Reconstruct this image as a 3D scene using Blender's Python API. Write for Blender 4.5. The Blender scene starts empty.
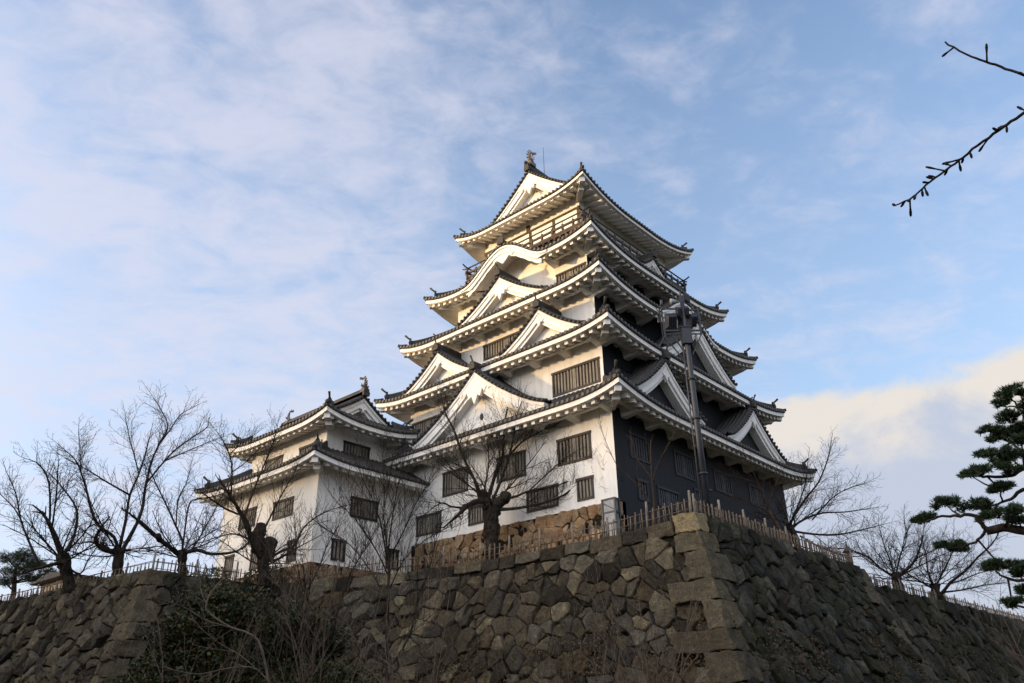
import bpy, math, random
from mathutils import Vector, Matrix, noise
R = math.radians
scene = bpy.context.scene
COL = scene.collection
rng = random.Random(11)

# ------------------------------------------------------------------ camera
# the camera stands at the origin at eye height; the ground is 1.6 m below
GROUND = -1.6
cam = bpy.data.cameras.new("camera")
camo = bpy.data.objects.new("camera", cam); COL.objects.link(camo)
YAW, PITCH, ROLL, FPX = R(48.44892), R(25.88441), R(-1.01214), 806.545
fw = Vector((math.sin(YAW) * math.cos(PITCH), math.cos(YAW) * math.cos(PITCH), math.sin(PITCH)))
r0 = Vector((math.cos(YAW), -math.sin(YAW), 0)); u0 = r0.cross(fw)
rt = r0 * math.cos(ROLL) + u0 * math.sin(ROLL); up = u0 * math.cos(ROLL) - r0 * math.sin(ROLL)
m = Matrix((rt, up, -fw)).transposed().to_4x4()
camo.matrix_world = m
cam.sensor_fit = 'HORIZONTAL'; cam.sensor_width = 36.0; cam.lens = FPX * 36.0 / 1024.0
cam.clip_start = 0.1; cam.clip_end = 6000
scene.camera = camo
scene.render.resolution_x, scene.render.resolution_y = 1024, 683

# ------------------------------------------------------------------ light
SUN_EL = R(2.7)
SUN_AZ = Vector((-0.68, 0.733, 0)).normalized()          # towards the sun (low on the left)
sun_dir = Vector((SUN_AZ.x * math.cos(SUN_EL), SUN_AZ.y * math.cos(SUN_EL), math.sin(SUN_EL)))
sl = bpy.data.lights.new("sun", 'SUN'); sl.energy = 2.5; sl.angle = R(2.0); sl.color = (1.0, 0.67, 0.31)
so = bpy.data.objects.new("sun", sl); COL.objects.link(so)
so.rotation_euler = sun_dir.to_track_quat('Z', 'Y').to_euler()

scene.view_settings.view_transform = 'Standard'; scene.view_settings.look = 'None'
scene.view_settings.exposure = 1.3; scene.view_settings.gamma = 1.0
scene.view_settings.use_curve_mapping = False

w = bpy.data.worlds.new("World"); scene.world = w; w.use_nodes = True
nt = w.node_tree; nt.nodes.clear()
class NT:
    def __init__(s, nt): s.nt = nt
    def n(s, typ, **kw):
        nd = s.nt.nodes.new(typ)
        for k, v in kw.items(): setattr(nd, k, v)
        return nd
    def set(s, sock, v):
        if hasattr(v, 'is_output') or isinstance(v, bpy.types.NodeSocket): s.nt.links.new(v, sock)
        else: sock.default_value = v
    def math(s, op, a, b=None, c=None, clamp=False):
        nd = s.n('ShaderNodeMath', operation=op, use_clamp=clamp)
        s.set(nd.inputs[0], a)
        if b is not None: s.set(nd.inputs[1], b)
        if c is not None: s.set(nd.inputs[2], c)
        return nd.outputs[0]
    def vmath(s, op, a, b=None):
        nd = s.n('ShaderNodeVectorMath', operation=op)
        s.set(nd.inputs[0], a)
        if b is not None: s.set(nd.inputs[1], b)
        return nd.outputs['Value'] if op in ('DOT_PRODUCT', 'LENGTH') else nd.outputs[0]
    def noise(s, vec, scale, detail=4, rough=.5, dist=0.0, out='Fac'):
        nd = s.n('ShaderNodeTexNoise'); s.set(nd.inputs['Vector'], vec)
        nd.inputs['Scale'].default_value = scale; nd.inputs['Detail'].default_value = detail
        nd.inputs['Roughness'].default_value = rough; nd.inputs['Distortion'].default_value = dist
        return nd.outputs[out]
    def ramp(s, fac, stops, interp='LINEAR'):
        nd = s.n('ShaderNodeValToRGB'); s.set(nd.inputs[0], fac); cr = nd.color_ramp; cr.interpolation = interp
        while len(cr.elements) < len(stops): cr.elements.new(.5)
        for e, (p, c) in zip(cr.elements, stops):
            e.position = p; e.color = (c, c, c, 1) if isinstance(c, (int, float)) else (*c, 1)
        return nd.outputs[0]
    def mix(s, fac, a, b, blend='MIX'):
        nd = s.n('ShaderNodeMix', data_type='RGBA', blend_type=blend)
        s.set(nd.inputs[0], fac)
        s.set(nd.inputs[6], a if not isinstance(a, tuple) else (*a, 1) if len(a) == 3 else a)
        s.set(nd.inputs[7], b if not isinstance(b, tuple) else (*b, 1) if len(b) == 3 else b)
        return nd.outputs[2]
    def smooth(s, v, a, b):
        nd = s.n('ShaderNodeMapRange', interpolation_type='SMOOTHSTEP'); s.set(nd.inputs[0], v)
        nd.inputs[1].default_value = a; nd.inputs[2].default_value = b
        return nd.outputs[0]

def build_world():
    q = NT(nt)
    sky = q.n('ShaderNodeTexSky', sky_type='NISHITA'); sky.sun_disc = False
    sky.sun_elevation = SUN_EL; sky.sun_rotation = math.atan2(sun_dir.x, sun_dir.y)
    sky.altitude = 20; sky.air_density = 1.0; sky.dust_density = 0.6; sky.ozone_density = 1.6
    D = q.n('ShaderNodeTexCoord').outputs['Generated']
    sep = q.n('ShaderNodeSeparateXYZ'); q.set(sep.inputs[0], D)
    z = sep.outputs[2]
    hf = Vector((math.sin(YAW), math.cos(YAW), 0)); hr = Vector((math.cos(YAW), -math.sin(YAW), 0))
    f_ = q.vmath('DOT_PRODUCT', D, tuple(hf)); r_ = q.vmath('DOT_PRODUCT', D, tuple(hr))
    # brighter cloud sector added behind the viewer to light the near faces
    # high thin cloud on a flat layer overhead
    zz = q.math('ADD', q.math('MAXIMUM', z, 0.0), 0.16)
    cx = q.math('DIVIDE', r_, zz); cy = q.math('DIVIDE', f_, zz)
    cmb = q.n('ShaderNodeCombineXYZ'); q.set(cmb.inputs[0], cx); q.set(cmb.inputs[1], cy)
    mp = q.n('ShaderNodeMapping'); q.set(mp.inputs[0], cmb.outputs[0])
    mp.inputs['Rotation'].default_value = (0, 0, R(-35)); mp.inputs['Scale'].default_value = (1.0, 1.35, 1); mp.inputs['Location'].default_value = (0.3, 0.7, 0)
    n1 = q.noise(mp.outputs[0], 5.6, 9, .56, .5)
    n2 = q.noise(mp.outputs[0], 5.6 * 3.1, 7, .6, .6)
    n0 = q.noise(mp.outputs[0], 5.6 * .33, 3, .5, .2)
    az = q.math('ARCTAN2', r_, f_)                        # 0 straight ahead, + to the right
    el = q.math('ARCSINE', z)
    left = q.smooth(az, R(14), R(-22))
    dens = q.math('ADD', q.math('MULTIPLY', n1, .66), q.math('MULTIPLY', n2, .26))
    dens = q.math('ADD', dens, q.math('MULTIPLY', n0, .30))
    dens = q.math('ADD', dens, q.math('MULTIPLY', left, .17))
    cir = q.smooth(dens, 0.54, 0.92)
    cir = q.math('MULTIPLY', cir, 0.7)
    # pale veil towards the horizon, thicker on the left
    veil = q.math('MULTIPLY', q.smooth(el, R(64), R(2)), q.math('ADD', 0.42, q.math('MULTIPLY', left, .30)))
    back = q.smooth(f_, .05, -.55)
    # heap cloud low on the right
    cb = q.n('ShaderNodeCombineXYZ'); q.set(cb.inputs[0], az); q.set(cb.inputs[1], q.math('MULTIPLY', el, 1.5))
    m1 = q.noise(cb.outputs[0], 9.0, 8, .58, .3); m2 = q.noise(cb.outputs[0], 7.0, 7, .6, .4)
    topline = q.math('ADD', q.math('MULTIPLY', az, .07), R(18.6))
    hgt = q.math('SUBTRACT', topline, el)
    hgt = q.math('ADD', hgt, q.math('MULTIPLY', q.math('SUBTRACT', m1, .5), .085))
    heap = q.math('MULTIPLY', q.smooth(hgt, -.006, .016), q.smooth(az, R(8), R(17)))
    shade = q.smooth(q.math('ADD', hgt, q.math('MULTIPLY', q.math('SUBTRACT', m2, .5), .34)), .0, .10)
    heapc = q.mix(shade, (3.5, 3.2, 2.85), (2.25, 2.45, 2.95))
    bg = q.n('ShaderNodeBackground'); out = q.n('ShaderNodeOutputWorld')
    base = q.mix(1.0, sky.outputs[0], ((2.75, 2.75, 3.25)[0], (2.75, 2.75, 3.25)[1], (2.75, 2.75, 3.25)[2]), 'MULTIPLY')
    base = q.mix(back, base, q.mix(q.smooth(n2, .3, .7), (5.2, 5.7, 6.8), (8.5, 9, 10)))
    # bright thin cloud lit from behind around the low sun
    sd_ = q.math('MAXIMUM', q.vmath('DOT_PRODUCT', D, tuple(sun_dir)), 0.0)
    glow = q.math('MULTIPLY', q.math('POWER', sd_, 7), q.math('ADD', .75, q.math('MULTIPLY', n0, .5)))
    base = q.mix(1.0, base, q.mix(glow, (0, 0, 0), (58, 47, 35)), 'ADD')
    c = q.mix(q.math('MULTIPLY', veil, q.math('SUBTRACT', 1.0, back)), base, (2.5, 3.05, 4.1))
    c = q.mix(q.math('MULTIPLY', cir, q.math('SUBTRACT', 1.0, back)), c, (3.1, 3.1, 3.6))
    c = q.mix(q.math('MULTIPLY', heap, .92), c, heapc)
    q.set(bg.inputs[0], c); bg.inputs[1].default_value = 0.1
    nt.links.new(bg.outputs[0], out.inputs[0])
build_world()

# ------------------------------------------------------------------ materials
def new_mat(name, rough=.8, spec=.3):
    mt = bpy.data.materials.new(name); mt.use_nodes = True
    b = mt.node_tree.nodes['Principled BSDF']; b.inputs['Roughness'].default_value = rough
    b.inputs['Specular IOR Level'].default_value = spec
    return mt, NT(mt.node_tree), b
def bump(q, b, h, strength=.3, dist=.05):
    nd = q.n('ShaderNodeBump'); q.set(nd.inputs['Height'], h)
    nd.inputs['Strength'].default_value = strength; nd.inputs['Distance'].default_value = dist
    q.nt.links.new(nd.outputs[0], b.inputs['Normal'])
def pos(q): return q.n('ShaderNodeNewGeometry').outputs['Position']
def mapped(q, sc, rot=(0, 0, 0)):
    mp = q.n('ShaderNodeMapping'); q.set(mp.inputs[0], pos(q)); mp.inputs['Scale'].default_value = sc; mp.inputs['Rotation'].default_value = rot
    return mp.outputs[0]
def simple(name, c1, c2, scale=3, rough=.8, spec=.3, bs=.0, sc=(1, 1, 1), detail=5):
    mt, q, b = new_mat(name, rough, spec)
    v = mapped(q, sc); n = q.noise(v, scale, detail, .6)
    q.set(b.inputs['Base Color'], q.mix(q.smooth(n, .3, .7), c1, c2))
    if bs: bump(q, b, q.noise(v, scale * 4, 4, .6), bs, .03)
    return mt
M = {}
# white plaster: faint rain streaks and patches
mt, q, b = new_mat('plaster', .85, .2)
n1 = q.noise(mapped(q, (1, 1, .18)), 3.2, 6, .6); n2 = q.noise(pos(q), .45, 4, .5)
c = q.mix(q.smooth(n1, .38, .75), (.80, .775, .725), (.69, .65, .59)); c = q.mix(q.math('MULTIPLY', q.smooth(n2, .45, .75), .5), c, (.70, .69, .67))
q.set(b.inputs['Base Color'], c); bump(q, b, q.noise(pos(q), 14, 5, .6), .12, .02); M['plaster'] = mt
# black iron sheathing in riveted plates
mt, q, b = new_mat('iron_plate', .65, .25)
br = q.n('ShaderNodeTexBrick'); v = q.n('ShaderNodeCombineXYZ'); s3 = q.n('ShaderNodeSeparateXYZ'); q.set(s3.inputs[0], pos(q))
q.set(v.inputs[0], q.math('ADD', s3.outputs[0], s3.outputs[1])); q.set(v.inputs[1], s3.outputs[2]); q.set(br.inputs['Vector'], v.outputs[0])
br.inputs['Scale'].default_value = 1.0; br.inputs['Brick Width'].default_value = .38; br.inputs['Row Height'].default_value = 1.3; br.inputs['Mortar Size'].default_value = .008; br.offset = 0.5
br.inputs['Color1'].default_value = (.011, .0125, .016, 1); br.inputs['Color2'].default_value = (.008, .009, .012, 1); br.inputs['Mortar'].default_value = (.006, .006, .007, 1)
q.set(b.inputs['Base Color'], q.mix(q.math('MULTIPLY', q.noise(pos(q), 2.0, 5, .6), .4), br.outputs[0], (.018, .018, .021)))
bump(q, b, br.outputs[1], -.2, .01); M['iron'] = mt
# grey fired roof tile
mt, q, b = new_mat('roof_tile', .6, .22)
n1 = q.noise(pos(q), 5, 6, .65); n2 = q.noise(pos(q), .9, 4, .5)
c = q.mix(q.smooth(n1, .3, .75), (.024, .0235, .023), (.066, .061, .056)); c = q.mix(q.math('MULTIPLY', q.smooth(n2, .5, .7), .5), c, (.045, .038, .028))
q.set(b.inputs['Base Color'], c); q.set(b.inputs['Roughness'], q.math('ADD', .5, q.math('MULTIPLY', n1, .3))); bump(q, b, n1, .25, .02); M['tile'] = mt
M['tile_end'] = simple('tile_end', (.05, .046, .042), (.125, .115, .10), 9, .6)
M['stone_ornament'] = simple('stone_ornament', (.11, .097, .082), (.23, .20, .17), 8, .8, .2, .3)
M['wood_brown'] = simple('wood_brown', (.042, .027, .017), (.088, .058, .036), 4, .7, .25, .2, (1, 1, .3))
M['wood_dark'] = simple('wood_dark', (.035, .028, .023), (.065, .052, .042), 6, .7)
M['bar_grey'] = simple('bar_grey', (.15, .134, .11), (.25, .225, .19), 6, .75, .2, .1, (2, 2, .3))
M['bar_dark'] = simple('bar_dark', (.035, .036, .04), (.06, .06, .066), 6, .6)
M['pane_dark'] = simple('pane_dark', (.010, .010, .011), (.022, .021, .02), 4, .5)
M['metal_grey'] = simple('metal_grey', (.03, .031, .034), (.055, .057, .06), 8, .45, .4)
M['mast_paint'] = simple('mast_paint', (.014, .016, .021), (.024, .027, .033), 6, .4, .45)
M['lamp_glass'] = simple('lamp_glass', (.25, .25, .24), (.35, .35, .33), 8, .2, .5)
M['panel_white'] = simple('panel_white', (.16, .175, .18), (.26, .27, .27), 5, .35, .4)
# stones: every stone its own tone
def stone_mat(name, stops, moss, mossc, bs=.9, lich=.65):
    mt, q, b = new_mat(name, .92, .12)
    g = q.n('ShaderNodeNewGeometry'); p = g.outputs['Position']; rnd = g.outputs['Random Per Island']
    c = q.ramp(rnd, stops)
    n1 = q.noise(p, 2.2, 8, .68); n2 = q.noise(p, 9, 7, .7); n3 = q.noise(p, .42, 5, .6); n4 = q.noise(p, 26, 5, .65)
    c = q.mix(q.math('MULTIPLY', q.smooth(n1, .35, .7), .55), c, q.mix(1.0, c, (.52, .47, .42), 'MULTIPLY'))
    c = q.mix(q.math('MULTIPLY', q.smooth(n2, .52, .66), lich), c, q.mix(1.0, c, (1.9, 1.8, 1.5), 'MULTIPLY'))
    c = q.mix(q.math('MULTIPLY', q.smooth(n4, .48, .60), .65), c, q.mix(1.0, c, (.30, .28, .25), 'MULTIPLY'))
    n6 = q.noise(p, 3.6, 6, .65, .6)
    c = q.mix(q.math('MULTIPLY', q.smooth(n6, .50, .62), .75 * lich), c, q.mix(1.0, c, (2.1, 1.95, 1.55), 'MULTIPLY'))
    n5 = q.noise(p, 15, 5, .7, .4)
    c = q.mix(q.math('MULTIPLY', q.smooth(n5, .58, .68), .8 * lich), c, q.mix(1.0, c, (3.0, 2.9, 2.5), 'MULTIPLY'))
    mfac = q.smooth(q.math('ADD', n3, q.math('MULTIPLY', n1, .35)), *moss)
    c = q.mix(q.math('MULTIPLY', mfac, .75), c, q.mix(n2, mossc[0], mossc[1]))
    q.set(b.inputs['Base Color'], c)
    bump(q, b, q.math('ADD', q.math('ADD', n1, q.math('MULTIPLY', n2, .5)), q.math('MULTIPLY', n4, .22)), bs, .09)
    return mt
GREY = [(0, (0.0160, 0.0136, 0.0104)), (.16, (0.0416, 0.0344, 0.0248)), (.32, (0.0840, 0.0704, 0.0496)), (.45, (0.0304, 0.0264, 0.0216)), (.58, (0.0640, 0.0584, 0.0496)), (.70, (0.1360, 0.1160, 0.0800)), (.80, (0.0440, 0.0352, 0.0232)), (.90, (0.1000, 0.0920, 0.0760)), (1, (0.0576, 0.0416, 0.0256))]
M['stone'] = stone_mat('rampart_stone', GREY, (.74, .95), ((.030, .026, .014), (.065, .048, .028)))
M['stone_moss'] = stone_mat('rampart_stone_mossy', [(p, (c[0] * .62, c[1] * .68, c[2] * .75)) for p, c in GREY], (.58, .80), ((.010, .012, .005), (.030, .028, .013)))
M['corner'] = stone_mat('corner_stone', [(0, (.045, .037, .026)), (.35, (.10, .084, .058)), (.7, (.062, .052, .038)), (1, (.12, .100, .068))], (.74, .95), ((.045, .042, .022), (.065, .052, .03)), .9, .5)
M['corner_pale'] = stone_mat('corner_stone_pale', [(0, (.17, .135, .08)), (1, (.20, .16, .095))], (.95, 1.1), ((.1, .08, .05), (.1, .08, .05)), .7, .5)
M['plinth'] = stone_mat('plinth_stone', [(0, (.21, .115, .064)), (.25, (.29, .185, .105)), (.5, (.36, .26, .16)), (.75, (.24, .155, .09)), (1, (.32, .22, .13))], (.95, 1.1), ((.2, .15, .1), (.25, .2, .1)), .3, .2)
M['gap'] = simple('stone_gap', (.012, .010, .008), (.028, .022, .015), 4, 1, .05)
M['earth'] = simple('earth', (.05, .040, .026), (.10, .080, .052), 1.2, 1, .05, .4)
M['ground'] = simple('ground', (.06, .055, .03), (.11, .09, .06), .6, 1, .05, .4)
M['shade_hill'] = simple('shade_hill_forest', (.03, .04, .018), (.06, .055, .03), .05, 1, .02)
M['bark'] = simple('bark', (.012, .0095, .008), (.055, .044, .034), 9, .95, .1, 1.0, (1, 1, .4), 8)
M['bark_pale'] = simple('bark_pale', (.085, .065, .05), (.15, .115, .085), 7, .95, .1, .5, (1, 1, .35))
M['bark_brown'] = simple('bark_brown', (.040, .027, .020), (.075, .048, .032), 7, .95, .1, .5)
M['bamboo'] = simple('bamboo', (.085, .058, .037), (.165, .12, .08), 6, .6, .3, .1)
M['bamboo_post'] = simple('fence_post', (.13, .108, .085), (.235, .20, .16), 6, .7, .2, .1)
def leaf_mat(name, stops, rough=.55):
    mt, q, b = new_mat(name, rough, .3)
    g = q.n('ShaderNodeNewGeometry')
    q.set(b.inputs['Base Color'], q.ramp(g.outputs['Random Per Island'], stops)); return mt
M['leaf'] = leaf_mat('shrub_leaf', [(0, (.008, .015, .005)), (.4, (.020, .032, .009)), (.68, (.040, .046, .013)), (.86, (.070, .050, .015)), (1, (.11, .05, .018))])
M['needle'] = leaf_mat('pine_needle', [(0, (.012, .026, .010)), (.5, (.022, .042, .015)), (1, (.040, .060, .022))])
M['dry_leaf'] = leaf_mat('dry_leaf', [(0, (.05, .03, .015)), (.5, (.09, .055, .025)), (1, (.035, .04, .016))], .8)
M['shade_woods'] = leaf_mat('shade_woods_leaf', [(0, (.02, .03, .012)), (1, (.05, .055, .02))])
M['house_wall'] = simple('house_wall', (.42, .33, .22), (.52, .42, .30), 1, .9)
M['house_pale'] = simple('house_pale', (.55, .55, .55), (.66, .65, .63), 1, .8)

# ------------------------------------------------------------------ mesh helpers
ORIGIN = {}
class MB:
    def __init__(s): s.v = []; s.f = []; s.mi = []; s.sm = []
    def add(s, vs, fs, mi=0, sm=False):
        o = len(s.v); s.v += [tuple(v) for v in vs]
        for f in fs: s.f.append([i + o for i in f]); s.mi.append(mi); s.sm.append(sm)
    def quad(s, a, b, c, d, mi=0): s.add((a, b, c, d), ((0, 1, 2, 3),), mi)
    def hexa(s, p, mi=0):        # p: 8 points, bottom 4 then top 4
        s.add(p, ((3, 2, 1, 0), (4, 5, 6, 7), (0, 1, 5, 4), (1, 2, 6, 5), (2, 3, 7, 6), (3, 0, 4, 7)), mi)
    def box(s, lo, hi, mi=0):
        x0, y0, z0 = lo; x1, y1, z1 = hi
        s.hexa([(x0, y0, z0), (x1, y0, z0), (x1, y1, z0), (x0, y1, z0), (x0, y0, z1), (x1, y0, z1), (x1, y1, z1), (x0, y1, z1)], mi)
    def bar(s, a, b, w, h, mi=0, upv=Vector((0, 0, 1))):
        a = Vector(a); b = Vector(b); d = (b - a)
        if d.length < 1e-5: return
        d.normalize(); sd = d.cross(upv)
        if sd.length < 1e-4: sd = d.cross(Vector((1, 0, 0)))
        sd.normalize(); uu = sd.cross(d); sd = sd * (w / 2); uu = uu * (h / 2)
        s.hexa([a - sd - uu, a + sd - uu, b + sd - uu, b - sd - uu, a - sd + uu, a + sd + uu, b + sd + uu, b - sd + uu], mi)
    def tube(s, pts, rad, k=6, mi=0, caps=True, sm=True):
        n = len(pts); pts = [Vector(p) for p in pts]
        if not hasattr(rad, '__len__'): rad = [rad] * n
        vs = []; ref = None
        for i in range(n):
            t = (pts[min(i + 1, n - 1)] - pts[max(i - 1, 0)])
            if t.length < 1e-6: t = Vector((0, 0, 1))
            t.normalize()
            if ref is None:
                ref = t.cross(Vector((0.31, 0.2, 0.93)))
                if ref.length < .05: ref = t.cross(Vector((1, 0, 0)))
            ref = (ref - t * ref.dot(t)); ref.normalize(); bb = t.cross(ref)
            for j in range(k):
                a = 2 * math.pi * j / k
                vs.append(pts[i] + (ref * math.cos(a) + bb * math.sin(a)) * rad[i])
        fs = []
        for i in range(n - 1):
            for j in range(k):
                j2 = (j + 1) % k
                fs.append((i * k + j, i * k + j2, (i + 1) * k + j2, (i + 1) * k + j))
        if caps:
            fs.append(tuple(range(k - 1, -1, -1))); fs.append(tuple(range((n - 1) * k, n * k)))
        s.add(vs, fs, mi, sm)
    def prism(s, poly, off, mi=0):     # poly: list of Vectors, off: extrusion Vector
        n = len(poly); a = [Vector(p) for p in poly]; b = [p + off for p in a]
        s.add(a + b, [tuple(range(n - 1, -1, -1)), tuple(range(n, 2 * n))] + [(i, (i + 1) % n, n + (i + 1) % n, n + i) for i in range(n)], mi)
    def grid(s, P, mi=0, sm=False):    # P[i][j]
        a = len(P); b = len(P[0])
        s.add([p for row in P for p in row], [(i * b + j, (i + 1) * b + j, (i + 1) * b + j + 1, i * b + j + 1) for i in range(a - 1) for j in range(b - 1)], mi, sm)
    def build(s, name, mats, parent=None):
        me = bpy.data.meshes.new(name); me.from_pydata(s.v, [], s.f)
        if not isinstance(mats, (list, tuple)): mats = [mats]
        for mt in mats: me.materials.append(mt)
        me.polygons.foreach_set('material_index', s.mi); me.polygons.foreach_set('use_smooth', s.sm); me.update()
        o = bpy.data.objects.new(name, me); COL.objects.link(o)
        if parent: attach(o, parent)
        return o
def attach(o, parent):
    o.parent = parent; L = ORIGIN.get(parent.name)
    if L is not None: o.matrix_parent_inverse = Matrix.Translation(-L)
def tag(o, label=None, cat=None, group=None, kind=None):
    if label: o['label'] = label
    if cat: o['category'] = cat
    if group: o['group'] = group
    if kind: o['kind'] = kind
    return o
def thing(name, loc, label, cat, group=None):
    o = bpy.data.objects.new(name, None); COL.objects.link(o); o.location = loc; o.empty_display_size = .3
    ORIGIN[o.name] = Vector(loc); return tag(o, label, cat, group)
Z = Vector((0, 0, 1))
# ------------------------------------------------------------------ japanese roofs
class Face:
    """one side of a rectangular plan: u runs along the edge, d inwards"""
    def __init__(s, A, e, n, L): s.A = Vector((*A, 0)); s.e = Vector((*e, 0)); s.n = Vector((*n, 0)); s.L = L
    def P(s, u, d, z): p = s.A + s.e * u + s.n * d; return Vector((p.x, p.y, z))
def faces_of(x0, y0, x1, y1):
    return {'west': Face((x0, y0), (0, 1), (1, 0), y1 - y0), 'north': Face((x0, y0), (1, 0), (0, 1), x1 - x0),
            'east': Face((x1, y0), (0, 1), (-1, 0), y1 - y0), 'south': Face((x0, y1), (1, 0), (0, -1), x1 - x0)}
def bell(t): return 0.0 if abs(t) >= 1 else (0.5 + 0.5 * math.cos(math.pi * t)) ** .92

class Tier:
    def __init__(s, rect, zc, sags, D, slope, ov, bumps=None, reach=(3.0, 5.2)):
        s.F = faces_of(*rect); s.rect = rect; s.zc = zc; s.sags = sags; s.D = D; s.slope = slope; s.ov = ov
        s.bumps = bumps or {}; s.reach = reach; s.z_in = zc - sags['west'] + .12 + slope * D
    def up(s, k, u):
        L = s.F[k].L; r = s.reach[0] if k in ('west', 'east') else s.reach[1]
        return s.sags[k] * (max(0, 1 - u / r) ** 2.3 + max(0, 1 - (L - u) / r) ** 2.3)
    def bump(s, k, u):
        if k not in s.bumps: return 0.0
        uc, hw, h = s.bumps[k]; return h * bell((u - uc) / hw)
    def ze(s, k, u): return s.zc - s.sags[k] + s.up(k, u) + s.bump(k, u)
    def zr(s, k, u, d):
        t = min(1, max(0, d / s.D)); zm = s.zc - s.sags[k]
        rise = s.z_in - (zm + .12)
        z = zm + .12 + s.up(k, u) * (1 - t) ** 1.5 + rise * (.86 * t + .14 * t * t) * (1 if d >= 0 else 0) + (min(d, 0) * .5)
        if k in s.bumps:
            bz = s.bump(k, u)
            if bz > .02: z = max(z, zm + bz + .12 + .04 * d)
        return z
    def zs(s, k, u, d):
        zm = s.zc - s.sags[k]; z = zm + s.up(k, u) * (1 - .35 * min(1, d / s.ov)) - .20 + .33 * (d - .1)
        if k in s.bumps:
            bz = s.bump(k, u)
            if bz > .02: z = max(z, zm + bz - .22 + .02 * d)
        return z

def edge_samples(L, n=40):
    out = []
    for i in range(n + 1):
        t = i / n; out.append(L * (t - .10 * math.sin(2 * math.pi * t)))
    return out

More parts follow.
